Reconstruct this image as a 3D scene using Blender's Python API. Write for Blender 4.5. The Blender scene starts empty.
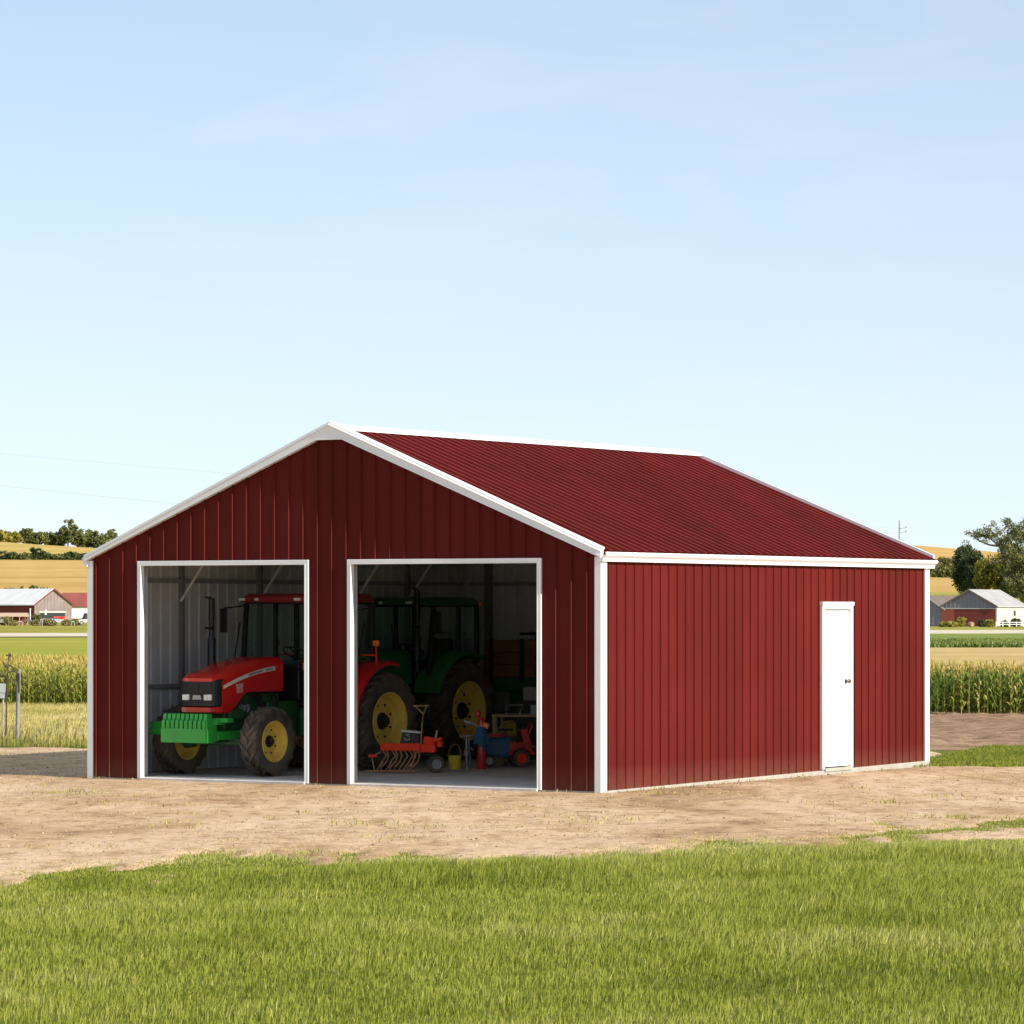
import bpy, bmesh, math, random
import numpy as np
from mathutils import Vector, Matrix
rad = math.radians
sc = bpy.context.scene
col = sc.collection
F, HY, CH = 3800.0, 609.0, 2.324      # focal length in pixels, horizon row, eye height

def at(px, Y):                         # world X seen at picture column px at distance Y
    return (px - 512.0) / F * Y
def zat(py, Y):                        # world Z seen at picture row py at distance Y
    return CH + (HY - py) * Y / F

# ---------------------------------------------------------------- node materials
def new_mat(name):
    m = bpy.data.materials.new(name); m.use_nodes = True
    nt = m.node_tree; nt.nodes.clear()
    out = nt.nodes.new('ShaderNodeOutputMaterial')
    b = nt.nodes.new('ShaderNodeBsdfPrincipled')
    nt.links.new(b.outputs[0], out.inputs['Surface'])
    return m, nt, b, out
def N(nt, t, **kw):
    n = nt.nodes.new(t)
    for k, v in kw.items():
        if k.startswith('i_'):
            key = k[2:]
            key = int(key) if key.isdigit() else key
            n.inputs[key].default_value = v
        else: setattr(n, k, v)
    return n
def ramp(nt, fac, stops):
    r = nt.nodes.new('ShaderNodeValToRGB')
    el = r.color_ramp.elements
    while len(el) < len(stops): el.new(0.5)
    for e, (p, c) in zip(el, stops):
        e.position = p; e.color = (c[0], c[1], c[2], 1) if len(c) == 3 else c
    nt.links.new(fac, r.inputs[0]); return r
def noise(nt, scale, detail=5, rough=0.55, vec=None, dist=0.0):
    n = nt.nodes.new('ShaderNodeTexNoise')
    n.inputs['Scale'].default_value = scale; n.inputs['Detail'].default_value = detail
    n.inputs['Roughness'].default_value = rough; n.inputs['Distortion'].default_value = dist
    if vec is not None: nt.links.new(vec, n.inputs['Vector'])
    return n
def mapping(nt, scale=(1,1,1), coord='Object', loc=(0,0,0), rot=(0,0,0)):
    tc = nt.nodes.new('ShaderNodeTexCoord'); mp = nt.nodes.new('ShaderNodeMapping')
    mp.inputs['Scale'].default_value = scale; mp.inputs['Location'].default_value = loc
    mp.inputs['Rotation'].default_value = rot
    nt.links.new(tc.outputs[coord], mp.inputs['Vector']); return mp.outputs[0]
def mixc(nt, fac, a, b, blend='MIX'):
    m = nt.nodes.new('ShaderNodeMix'); m.data_type = 'RGBA'; m.blend_type = blend
    def put(s, v):
        if isinstance(v, (tuple, list)): s.default_value = (v[0], v[1], v[2], 1)
        elif isinstance(v, (int, float)): s.default_value = v
        else: nt.links.new(v, s)
    put(m.inputs[0], fac); put(m.inputs[6], a); put(m.inputs[7], b)
    return m.outputs[2]
def bump(nt, b, h, strength=0.3, dist=0.02):
    n = nt.nodes.new('ShaderNodeBump'); n.inputs['Strength'].default_value = strength
    n.inputs['Distance'].default_value = dist
    nt.links.new(h, n.inputs['Height']); nt.links.new(n.outputs[0], b.inputs['Normal'])
def sh(c, f): return tuple(min(1, x * f) for x in c)

def simple(name, c, rough=0.5, metal=0.0, var=0.12, scale=6.0, bmp=0.0, dirt=None, dirt_amt=0.0, coat=0.0, spec=0.5):
    m, nt, b, out = new_mat(name)
    v = mapping(nt)
    n = noise(nt, scale, 5, 0.6, v)
    r = ramp(nt, n.outputs[0], [(0.3, sh(c, 1 - var)), (0.7, sh(c, 1 + var))])
    colr = r.outputs[0]
    if dirt:
        n2 = noise(nt, scale * 0.45, 7, 0.7, v)
        r2 = ramp(nt, n2.outputs[0], [(0.62 - dirt_amt * 0.35, (0, 0, 0)), (0.8, (1, 1, 1))])
        mu = N(nt, 'ShaderNodeMath', operation='MULTIPLY'); nt.links.new(r2.outputs[0], mu.inputs[0]); mu.inputs[1].default_value = 0.8
        colr = mixc(nt, mu.outputs[0], colr, dirt)
    nt.links.new(colr, b.inputs['Base Color'])
    rr = N(nt, 'ShaderNodeMapRange'); rr.inputs[3].default_value = max(0.02, rough - 0.1); rr.inputs[4].default_value = min(1, rough + 0.1)
    nt.links.new(n.outputs[0], rr.inputs[0]); nt.links.new(rr.outputs[0], b.inputs['Roughness'])
    b.inputs['Metallic'].default_value = metal
    b.inputs['Coat Weight'].default_value = coat
    b.inputs['Specular IOR Level'].default_value = spec
    if bmp: bump(nt, b, n.outputs[0], bmp, 0.01)
    return m

def leafy(name, stops, noise_scale=0.25, transl=0.3, rough=0.6, wide=1.0, attr='tint'):
    """foliage: per-blade random value plus slow drift of species colour"""
    m, nt, b, out = new_mat(name)
    a = N(nt, 'ShaderNodeAttribute', attribute_name=attr)
    v = mapping(nt)
    n = noise(nt, noise_scale, 4, 0.6, v)
    ad = N(nt, 'ShaderNodeMath', operation='MULTIPLY_ADD'); nt.links.new(n.outputs[0], ad.inputs[0])
    ad.inputs[1].default_value = 1.5 * wide; ad.inputs[2].default_value = -0.75 * wide
    ad2 = N(nt, 'ShaderNodeMath', operation='ADD', use_clamp=True); nt.links.new(a.outputs['Fac'], ad2.inputs[0]); nt.links.new(ad.outputs[0], ad2.inputs[1])
    r = ramp(nt, ad2.outputs[0], stops)
    nt.links.new(r.outputs[0], b.inputs['Base Color'])
    b.inputs['Roughness'].default_value = rough; b.inputs['Specular IOR Level'].default_value = 0.25
    if transl > 0:
        t = N(nt, 'ShaderNodeBsdfTranslucent'); nt.links.new(r.outputs[0], t.inputs[0])
        mx = N(nt, 'ShaderNodeMixShader'); mx.inputs[0].default_value = transl
        nt.links.new(b.outputs[0], mx.inputs[1]); nt.links.new(t.outputs[0], mx.inputs[2])
        nt.links.new(mx.outputs[0], out.inputs['Surface'])
    return m

# ---------------------------------------------------------------- mesh builder
class MB:
    def __init__(s): s.v = []; s.f = []; s.mi = []; s.m = 0; s.M = Matrix.Identity(4)
    def add(s, vs, fs):
        o = len(s.v)
        s.v += [tuple(s.M @ Vector(p)) for p in vs]
        s.f += [tuple(o + i for i in f) for f in fs]; s.mi += [s.m] * len(fs)
    def box(s, c, d, rot=None):
        x, y, z = d[0] / 2, d[1] / 2, d[2] / 2
        vs = [Vector((i, j, k)) for i in (-x, x) for j in (-y, y) for k in (-z, z)]
        if rot is not None:
            R = rot if isinstance(rot, Matrix) else Matrix.Rotation(rot[2], 3, 'Z') @ Matrix.Rotation(rot[1], 3, 'Y') @ Matrix.Rotation(rot[0], 3, 'X')
            vs = [R @ v for v in vs]
        vs = [v + Vector(c) for v in vs]
        s.add(vs, [(0,1,3,2),(4,6,7,5),(0,4,5,1),(2,3,7,6),(0,2,6,4),(1,5,7,3)]); return s
    def bb(s, a, b):
        s.box([(a[i] + b[i]) / 2 for i in range(3)], [abs(b[i] - a[i]) for i in range(3)]); return s
    def tube(s, p0, p1, r0, r1=None, n=10, cap=True):
        r1 = r0 if r1 is None else r1
        p0, p1 = Vector(p0), Vector(p1); d = (p1 - p0)
        if d.length < 1e-6: return s
        q = d.to_track_quat('Z', 'Y').to_matrix()
        vs = []
        for p, r in ((p0, r0), (p1, r1)):
            for i in range(n):
                a = 2 * math.pi * i / n; vs.append(p + q @ Vector((math.cos(a) * r, math.sin(a) * r, 0)))
        fs = [(i, (i + 1) % n, n + (i + 1) % n, n + i) for i in range(n)]
        if cap: fs += [tuple(range(n))[::-1], tuple(range(n, 2 * n))]
        s.add(vs, fs); return s
    def path(s, pts, r, n=8):
        rs = r if isinstance(r, (list, tuple)) else [r] * len(pts)
        vs = []; P = [Vector(p) for p in pts]
        for k, p in enumerate(P):
            d = (P[min(k + 1, len(P) - 1)] - P[max(k - 1, 0)])
            q = d.to_track_quat('Z', 'Y').to_matrix()
            for i in range(n):
                a = 2 * math.pi * i / n; vs.append(p + q @ Vector((math.cos(a) * rs[k], math.sin(a) * rs[k], 0)))
        fs = []
        for k in range(len(P) - 1):
            for i in range(n):
                fs.append((k * n + i, k * n + (i + 1) % n, (k + 1) * n + (i + 1) % n, (k + 1) * n + i))
        fs += [tuple(range(n))[::-1], tuple(range((len(P) - 1) * n, len(P) * n))]
        s.add(vs, fs); return s
    def lathe(s, prof, n=32, axis='Y', c=(0, 0, 0), closed=False):
        vs = []
        for (h, r) in prof:
            for i in range(n):
                a = 2 * math.pi * i / n; u, w = math.cos(a) * r, math.sin(a) * r
                p = {'Y': (u, h, w), 'Z': (u, w, h), 'X': (h, u, w)}[axis]
                vs.append((p[0] + c[0], p[1] + c[1], p[2] + c[2]))
        fs = []; m = len(prof)
        for k in range(m if closed else m - 1):
            k2 = (k + 1) % m
            for i in range(n): fs.append((k * n + i, k * n + (i + 1) % n, k2 * n + (i + 1) % n, k2 * n + i))
        s.add(vs, fs); return s
    def prism(s, poly, a, b, plane='XZ'):
        n = len(poly)
        def P(p, t): return {'XZ': (p[0], t, p[1]), 'XY': (p[0], p[1], t), 'YZ': (t, p[0], p[1])}[plane]
        vs = [P(p, a) for p in poly] + [P(p, b) for p in poly]
        fs = [tuple(range(n))[::-1], tuple(range(n, 2 * n))] + [(i, (i + 1) % n, n + (i + 1) % n, n + i) for i in range(n)]
        s.add(vs, fs); return s
    def loft(s, secs, cap=True):
        n = len(secs[0]); vs = [p for q in secs for p in q]; fs = []
        for k in range(len(secs) - 1):
            for i in range(n): fs.append((k * n + i, k * n + (i + 1) % n, (k + 1) * n + (i + 1) % n, (k + 1) * n + i))
        if cap: fs += [tuple(range(n))[::-1], tuple(range((len(secs) - 1) * n, len(secs) * n))]
        s.add(vs, fs); return s
    def build(s, name, mats, parent=None, smooth=35, bevel=0.0, seg=2, fix=True):
        me = bpy.data.meshes.new(name); me.from_pydata(s.v, [], s.f)
        mats = mats if isinstance(mats, (list, tuple)) else [mats]
        for m in mats: me.materials.append(m)
        if len(mats) > 1: me.polygons.foreach_set('material_index', s.mi)
        if fix:
            bm = bmesh.new(); bm.from_mesh(me); bmesh.ops.recalc_face_normals(bm, faces=bm.faces); bm.to_mesh(me); bm.free()
        if smooth:
            me.polygons.foreach_set('use_smooth', [True] * len(me.polygons)); me.set_sharp_from_angle(angle=rad(smooth))
        me.update()
        o = bpy.data.objects.new(name, me); col.objects.link(o)
        if parent: o.parent = parent
        if bevel:
            md = o.modifiers.new('bevel', 'BEVEL'); md.width = bevel; md.segments = seg; md.limit_method = 'ANGLE'; md.angle_limit = rad(40)
        return o
def np_mesh(name, V, faces_flat, sizes, mat, tint=None, smooth=False, parent=None):
    """big meshes straight from numpy arrays"""
    me = bpy.data.meshes.new(name)
    V = np.asarray(V, np.float32); ff = np.asarray(faces_flat, np.int32); sz = np.asarray(sizes, np.int32)
    me.vertices.add(len(V)); me.vertices.foreach_set('co', V.ravel())
    me.loops.add(len(ff)); me.loops.foreach_set('vertex_index', ff)
    me.polygons.add(len(sz)); st = np.concatenate([[0], np.cumsum(sz)[:-1]]).astype(np.int32)
    me.polygons.foreach_set('loop_start', st); me.polygons.foreach_set('loop_total', sz)
    if smooth: me.polygons.foreach_set('use_smooth', np.ones(len(sz), bool))
    if tint is not None:
        a = me.attributes.new('tint', 'FLOAT', 'POINT'); a.data.foreach_set('value', np.asarray(tint, np.float32))
    me.materials.append(mat); me.update(calc_edges=True)
    o = bpy.data.objects.new(name, me); col.objects.link(o)
    if parent: o.parent = parent
    return o
def tag(o, label=None, cat=None, group=None, kind=None):
    if label: o['label'] = label
    if cat: o['category'] = cat
    if group: o['group'] = group
    if kind: o['kind'] = kind
    return o
def empty(name, label, cat, loc=(0, 0, 0), rz=0.0, group=None):
    o = bpy.data.objects.new(name, None); col.objects.link(o); o.location = loc; o.rotation_euler = (0, 0, rz)
    o.empty_display_size = 0.3
    return tag(o, label, cat, group)

# value noise for masks and relief
_rs = np.random.RandomState(5); _T = _rs.rand(256, 256)
def vnoise(x, y):
    xi = np.floor(x).astype(int); yi = np.floor(y).astype(int); fx = x - xi; fy = y - yi
    fx = fx * fx * (3 - 2 * fx); fy = fy * fy * (3 - 2 * fy)
    g = lambda i, j: _T[(xi + i) % 256, (yi + j) % 256]
    return (g(0,0)*(1-fx)+g(1,0)*fx)*(1-fy) + (g(0,1)*(1-fx)+g(1,1)*fx)*fy
def fbm(x, y, o=4):
    s = 0; a = 0.5; t = 0
    for k in range(o):
        s = s + a * vnoise(x * 2**k + 17 * k, y * 2**k + 31 * k); t += a; a *= 0.5
    return s / t

# terrain: level farmland, then hills rising beyond 560 m
_Z = [0, 560, 700, 850, 1000, 1200, 1400, 1500, 1800, 2600]
_L = [0, 0, 4.0, 9.0, 15.2, 22.0, 27.2, 27.6, 20, 12]
_R = [0, 0, 5.6, 8.4, 10.6, 18.4, 26.2, 26.6, 18, 12]
def hgt(X, Y):
    X = np.asarray(X, float); Y = np.asarray(Y, float)
    l = np.interp(Y, _Z, _L); r = np.interp(Y, _Z, _R)
    t = np.clip((X / np.maximum(Y, 1) * F + 400) / 700, 0, 1); t = t * t * (3 - 2 * t)
    h = l * (1 - t) + r * t
    px = X / np.maximum(Y, 1) * F + 512
    tilt = np.clip((Y - 1000) / 400, 0, 1)
    h = h - tilt * (np.clip((px - 0) / 90, -1.5, 1.3) * 2.3) * (1 - t) - tilt * t * np.clip((px - 905) / 55, -2, 3) * 1.7
    h = h + np.clip((Y - 600) / 300, 0, 1) * (fbm(X / 90 + 3, Y / 130, 2) - 0.5) * 1.6
    return h
def h1(X, Y): return float(hgt(np.array([X]), np.array([Y]))[0])

def grid(name, x0, x1, y0, y1, nx, ny, mat, zf, kind='structure', label=None, cat=None, power=1.0):
    xs = np.linspace(x0, x1, nx + 1); t = np.linspace(0, 1, ny + 1) ** power; ys = y0 + (y1 - y0) * t
    X, Y = np.meshgrid(xs, ys); Zz = zf(X, Y)
    V = np.stack([X.ravel(), Y.ravel(), np.broadcast_to(Zz, X.shape).ravel()], 1)
    i = np.arange(nx)[None, :] + (nx + 1) * np.arange(ny)[:, None]; i = i.ravel()
    Fc = np.stack([i, i + 1, i + nx + 2, i + nx + 1], 1)
    o = np_mesh(name, V, Fc.ravel(), np.full(len(Fc), 4), mat, smooth=True)
    tag(o, label, cat, None, kind); return o

def blades(name, P, H, W, mat, lean=0.35, tint=None, seed=1, wind=(0.15, 0.0)):
    """one mesh of tapering bent blades rooted at P (n,3)"""
    rs = np.random.RandomState(seed); n = len(P); a = rs.rand(n) * 2 * np.pi; b = rs.rand(n) * 2 * np.pi
    wx, wy = np.cos(a) * W / 2, np.sin(a) * W / 2
    ln = lean * rs.rand(n) * H; dx = np.cos(b) * ln + wind[0] * H; dy = np.sin(b) * ln + wind[1] * H
    V = np.zeros((n, 5, 3))
    V[:, 0] = P + np.stack([-wx, -wy, -0.01 + 0 * wx], 1); V[:, 1] = P + np.stack([wx, wy, -0.01 + 0 * wx], 1)
    m = P + np.stack([dx * 0.35, dy * 0.35, H * 0.58], 1)
    V[:, 2] = m + np.stack([wx * 0.8, wy * 0.8, 0 * wx], 1); V[:, 3] = m - np.stack([wx * 0.8, wy * 0.8, 0 * wx], 1)
    V[:, 4] = P + np.stack([dx, dy, H * (1 - 0.25 * (ln / H) ** 2)], 1)
    o = np.arange(n)[:, None] * 5
    ff = np.concatenate([o + 0, o + 1, o + 2, o + 3, o + 3, o + 2, o + 4], 1).ravel()
    sz = np.tile([4, 3], n)
    t = rs.rand(n) if tint is None else tint
    ob = np_mesh(name, V.reshape(-1, 3), ff, sz, mat, np.repeat(t, 5))
    return ob

# ---------------------------------------------------------------- materials
def corrugated_paint(name, c, rough=0.42, streak=0.1):
    m, nt, b, out = new_mat(name)
    v = mapping(nt, (1, 1, 0.12)); n = noise(nt, 5.0, 6, 0.6, v)
    v2 = mapping(nt, (1, 1, 1)); n2 = noise(nt, 0.8, 4, 0.6, v2)
    r = ramp(nt, n.outputs[0], [(0.25, sh(c, 1 - streak)), (0.75, sh(c, 1 + streak))])
    r2 = ramp(nt, n2.outputs[0], [(0.3, (0.86, 0.86, 0.86)), (0.7, (1.08, 1.05, 1.05))])
    cc = mixc(nt, 1.0, r.outputs[0], r2.outputs[0], 'MULTIPLY')
    tc0 = N(nt, 'ShaderNodeTexCoord'); s0 = N(nt, 'ShaderNodeSeparateXYZ'); nt.links.new(tc0.outputs['Object'], s0.inputs[0])
    a0 = N(nt, 'ShaderNodeMath', operation='ADD'); nt.links.new(s0.outputs[0], a0.inputs[0]); nt.links.new(s0.outputs[1], a0.inputs[1])
    d0 = N(nt, 'ShaderNodeMath', operation='DIVIDE'); nt.links.new(a0.outputs[0], d0.inputs[0]); d0.inputs[1].default_value = 0.9144
    f0 = N(nt, 'ShaderNodeMath', operation='FLOOR'); nt.links.new(d0.outputs[0], f0.inputs[0])
    w0 = N(nt, 'ShaderNodeTexWhiteNoise', noise_dimensions='1D'); nt.links.new(f0.outputs[0], w0.inputs['W'])
    r0 = ramp(nt, w0.outputs[0], [(0, (0.90, 0.90, 0.90)), (1, (1.08, 1.08, 1.08))])      # every sheet faded a little differently
    cc = mixc(nt, 1.0, cc, r0.outputs[0], 'MULTIPLY')
    # splashed dust along the foot of the sheets
    tc = N(nt, 'ShaderNodeTexCoord'); sx = N(nt, 'ShaderNodeSeparateXYZ'); nt.links.new(tc.outputs['Object'], sx.inputs[0])
    mr = N(nt, 'ShaderNodeMapRange'); mr.inputs[1].default_value = 0.34; mr.inputs[2].default_value = 0.02
    nt.links.new(sx.outputs[2], mr.inputs[0])
    n3 = noise(nt, 9, 5, 0.7, v2); mu = N(nt, 'ShaderNodeMath', operation='MULTIPLY', use_clamp=True)
    nt.links.new(mr.outputs[0], mu.inputs[0]); nt.links.new(n3.outputs[0], mu.inputs[1])
    mu2 = N(nt, 'ShaderNodeMath', operation='MULTIPLY'); nt.links.new(mu.outputs[0], mu2.inputs[0]); mu2.inputs[1].default_value = 0.28
    cc = mixc(nt, mu2.outputs[0], cc, (0.30, 0.19, 0.12))
    nt.links.new(cc, b.inputs['Base Color']); b.inputs['Roughness'].default_value = rough
    b.inputs['Specular IOR Level'].default_value = 0.11
    bump(nt, b, n2.outputs[0], 0.25, 0.02)
    return m
RED = corrugated_paint('red_siding', (0.096, 0.0082, 0.0058), 0.6)
ROOFRED = corrugated_paint('red_roofing', (0.122, 0.0098, 0.0068), 0.6, 0.16)
WHITE = simple('white_trim', (0.80, 0.80, 0.80), 0.4, var=0.03, scale=3)
LINER = simple('galvanised_liner', (0.62, 0.615, 0.61), 0.6, 0.0, var=0.1, scale=2.5)
STEEL = simple('steel_framing', (0.24, 0.235, 0.235), 0.5, 0.3, var=0.15, scale=4)
BRACE = simple('pale_steel', (0.82, 0.81, 0.79), 0.5, 0.0, var=0.1)
CONC = simple('foundation_concrete', (0.36, 0.335, 0.285), 0.9, var=0.15, scale=5, bmp=0.5, dirt=(0.33, 0.25, 0.17), dirt_amt=0.3)
def floor_mat():
    m, nt, b, out = new_mat('floor_concrete')
    v = mapping(nt); n = noise(nt, 1.3, 7, 0.65, v); n2 = noise(nt, 14, 6, 0.6, v)
    r = ramp(nt, n.outputs[0], [(0.3, (0.52, 0.49, 0.455)), (0.55, (0.68, 0.65, 0.61)), (0.75, (0.76, 0.73, 0.69))])
    r2 = ramp(nt, n2.outputs[0], [(0.3, (0.85, 0.85, 0.85)), (0.7, (1.05, 1.05, 1.05))])
    nt.links.new(mixc(nt, 1, r.outputs[0], r2.outputs[0], 'MULTIPLY'), b.inputs['Base Color'])
    b.inputs['Roughness'].default_value = 0.65; bump(nt, b, n2.outputs[0], 0.2, 0.005); return m
FLOOR = floor_mat()
DOORW = simple('white_door_paint', (0.82, 0.83, 0.84), 0.35, var=0.02, scale=1.5)
KNOB = simple('dark_brass', (0.12, 0.10, 0.07), 0.3, 0.9)

def dirt_mat():
    m, nt, b, out = new_mat('yard_dirt')
    v = mapping(nt, (0.75, 0.30, 1), rot=(0, 0, rad(-6))); n = noise(nt, 0.55, 12, 0.72, v, 0.9)
    v2 = mapping(nt); n2 = noise(nt, 9, 8, 0.7, v2); n3 = noise(nt, 2.2, 6, 0.6, mapping(nt, (1.3, 0.55, 1)))
    r = ramp(nt, n.outputs[0], [(0.30, (0.27, 0.168, 0.092)), (0.40, (0.43, 0.288, 0.165)), (0.48, (0.53, 0.370, 0.228)), (0.64, (0.63, 0.465, 0.315))])
    r3 = ramp(nt, n3.outputs[0], [(0.30, (0.74, 0.68, 0.62)), (0.48, (1.0, 1.0, 1.0)), (0.7, (1.08, 1.08, 1.08))])
    r2 = ramp(nt, n2.outputs[0], [(0.28, (0.66, 0.62, 0.58)), (0.5, (1, 1, 1)), (0.75, (1.15, 1.15, 1.15))])
    c = mixc(nt, 1, r.outputs[0], r3.outputs[0], 'MULTIPLY'); c = mixc(nt, 1, c, r2.outputs[0], 'MULTIPLY')
    n4 = noise(nt, 3.0, 8, 0.78, mapping(nt, (1, .8, 1), loc=(3, 7, 0))); r4 = ramp(nt, n4.outputs[0], [(0.37, (0.58, 0.49, 0.41)), (0.48, (1, 1, 1))]); c = mixc(nt, 1, c, r4.outputs[0], 'MULTIPLY')
    nt.links.new(c, b.inputs['Base Color']); b.inputs['Roughness'].default_value = 0.95; b.inputs['Specular IOR Level'].default_value = 0.1
    ad = N(nt, 'ShaderNodeMath', operation='ADD'); nt.links.new(n2.outputs[0], ad.inputs[0]); nt.links.new(n3.outputs[0], ad.inputs[1])
    bump(nt, b, ad.outputs[0], 0.55, 0.03); return m
def field_mat(name, c0, c1, c2, sx=0.03, sy=0.12, fine=3.0, bmp=0.6, bd=0.1):
    m, nt, b, out = new_mat(name)
    v = mapping(nt, (sx, sy, 1)); n = noise(nt, 1.0, 8, 0.6, v, 0.4); n2 = noise(nt, fine, 6, 0.7, mapping(nt, (0.35, 1, 1)))
    r = ramp(nt, n.outputs[0], [(0.32, c0), (0.5, c1), (0.68, c2)])
    r2 = ramp(nt, n2.outputs[0], [(0.3, (0.72, 0.72, 0.72)), (0.7, (1.18, 1.18, 1.18))])
    nt.links.new(mixc(nt, 1, r.outputs[0], r2.outputs[0], 'MULTIPLY'), b.inputs['Base Color'])
    b.inputs['Roughness'].default_value = 0.95; b.inputs['Specular IOR Level'].default_value = 0.05
    bump(nt, b, n2.outputs[0], bmp, bd); return m
DIRT = dirt_mat()
SOIL = field_mat('soil_under_turf', (0.09, 0.105, 0.018), (0.14, 0.15, 0.028), (0.19, 0.19, 0.045), 0.3, 0.5, 6, 0.6, 0.03)
PLOUGH = field_mat('ploughed_earth', (0.22, 0.135, 0.08), (0.32, 0.205, 0.13), (0.42, 0.285, 0.185), 0.25, 1.4, 5, 1.0, 0.1)
STUB = field_mat('stubble', (0.42, 0.29, 0.11), (0.52, 0.37, 0.155), (0.60, 0.45, 0.20), 0.02, 0.06, 1.2)
GREENF = field_mat('bright_green_crop', (0.27, 0.27, 0.035), (0.32, 0.315, 0.048), (0.38, 0.36, 0.07), 0.02, 0.05, 1.0)
GREENR = field_mat('deep_green_crop', (0.15, 0.20, 0.040), (0.21, 0.26, 0.055), (0.28, 0.32, 0.08), 0.05, 0.12, 0.6, 0.9, 0.25)
GREENLEAF = leafy('leafy_crop_green', [(0, (.09, .13, .025)), (.5, (.18, .23, .05)), (1, (.34, .37, .10))], .3, .3)
ROUGHG = field_mat('rough_pasture', (0.20, 0.21, 0.030), (0.30, 0.28, 0.05), (0.42, 0.36, 0.10), 0.06, 0.1, 0.7)
ROADM = field_mat('pale_gravel', (0.52, 0.44, 0.33), (0.62, 0.54, 0.42), (0.70, 0.62, 0.50), 0.02, 0.1, 1.0, 0.3)
WHEAT = field_mat('ripe_wheat', (0.45, 0.275, 0.085), (0.52, 0.33, 0.11), (0.58, 0.385, 0.14), 0.006, 0.011, 0.3)
WHEAT2 = field_mat('upper_wheat', (0.36, 0.26, 0.065), (0.49, 0.35, 0.10), (0.57, 0.42, 0.14), 0.01, 0.012, 0.3)

LAWN = leafy('lawn_blades', [(0.0, (0.150, 0.180, 0.018)), (0.35, (0.238, 0.268, 0.032)), (0.7, (0.325, 0.335, 0.058)), (1.0, (0.44, 0.42, 0.14))], 0.45, 0.35, wide=0.9)
MEADOW = leafy('dry_meadow_blades', [(0.0, (0.22, 0.23, 0.04)), (0.30, (0.44, 0.38, 0.11)), (0.7, (0.56, 0.47, 0.17)), (1.0, (0.64, 0.54, 0.25))], 0.35, 0.3)
CORNL = leafy('corn_leaves', [(0.0, (0.045, 0.085, 0.010)), (0.5, (0.11, 0.17, 0.020)), (0.85, (0.24, 0.29, 0.045)), (1.0, (0.50, 0.44, 0.13))], 0.5, 0.3)
CORNL2 = leafy('pale_crop_leaves', [(0.0, (0.11, 0.165, 0.020)), (0.5, (0.22, 0.28, 0.040)), (1.0, (0.48, 0.43, 0.10))], 0.5, 0.3)
TASSEL = leafy('corn_tassels', [(0.0, (0.42, 0.33, 0.075)), (0.5, (0.56, 0.43, 0.11)), (1.0, (0.68, 0.54, 0.20))], 0.3, 0.3)
STALK = simple('corn_stalk', (0.22, 0.24, 0.06), 0.6)
TREEM = [leafy('leaf_mid', [(0.0, (0.075, 0.088, 0.026)), (0.5, (0.155, 0.165, 0.05)), (1.0, (0.29, 0.28, 0.10))], 0.35, 0.25),  # mid leaf colour lightened to stand in for distance haze
         leafy('leaf_dark', [(0.0, (0.024, 0.042, 0.018)), (0.5, (0.055, 0.080, 0.030)), (1.0, (0.13, 0.145, 0.05))], 0.35, 0.2),
         leafy('leaf_yellow', [(0.0, (0.15, 0.15, 0.025)), (0.5, (0.29, 0.265, 0.045)), (1.0, (0.46, 0.40, 0.09))], 0.35, 0.3),
         leafy('leaf_dry', [(0.0, (0.13, 0.12, 0.04)), (0.5, (0.25, 0.22, 0.08)), (1.0, (0.42, 0.36, 0.16))], 0.35, 0.3)]
BARK = simple('bark', (0.16, 0.13, 0.10), 0.9, var=0.3, scale=2, bmp=0.5)
BARKP = simple('pale_bark', (0.19, 0.165, 0.13), 0.85, var=0.25, scale=1)
SKY_AIR, SKY_DUST, SKY_OZ, SKY_STR, EXPO = 1.0, 0.0, 2.5, 0.08, 0.85
# ================================================================ SETTING
RS = np.random.RandomState(11)
grid('ground', -700, 700, -30, 2600, 140, 500, ROUGHG, lambda X, Y: hgt(X, Y) - 0.05, label='flat farmland rising to low hills', power=1.3)
# soil under the front turf
grid('turf_soil', -16, 18, 12, 44, 60, 60, SOIL, lambda X, Y: -0.02 + 0 * X)

def scatter(x0, x1, y0, y1, n, mask=None, seed=1, bias=None):
    rs = np.random.RandomState(seed)
    X = rs.uniform(x0, x1, n); Y = rs.uniform(y0, y1, n)
    if mask is not None:
        k = rs.rand(n) < mask(X, Y); X, Y = X[k], Y[k]
    return X, Y
_bx = [-400, 0, 100, 200, 300, 400, 500, 600, 700, 800, 900, 1024, 1400]
_by = [880, 876, 867, 863, 859, 852, 849, 847, 844, 840, 837, 832, 826]
def yard_front(X, Y):
    px = X / Y * F + 512; py = np.interp(px, _bx, _by); return (CH * F) / (py - HY)
def turf_mask(X, Y):
    d = yard_front(X, Y) - Y + (fbm(X * 0.8, Y * 0.25, 4) - 0.5) * 7.5 + (fbm(X * 4 + 9, Y * 1.2, 3) - 0.5) * 4.0 + (fbm(X * 2.0 + 60, Y * .4 + 20, 3) - 0.5) * 4.5
    m = np.clip(d / 2.4 + 0.42, 0, 1)
    px = X / Y * F + 512; py = HY + CH * F / Y
    # tongue of grass coming in from the right
    c = np.interp(px, [740, 860, 960, 1024, 1300], [844, 836, 828, 822, 818])
    w = np.interp(px, [740, 860, 960, 1024, 1300], [0.5, 3.5, 6, 7, 9])
    t = np.clip(1.1 - np.abs(py - c) / np.maximum(w, .1) + (fbm(X * 1.5 + 4, Y * 0.8, 4) - 0.5) * 2.2, 0, 1) * (px > 745)
    gap = np.clip(1.2 - np.abs(py - np.interp(px, [900, 1024], [834, 834])) / 4.0, 0, 1) * np.clip((px - 905) / 60, 0, 1)
    return np.maximum(m * (1 - gap), t * 0.85)
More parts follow.
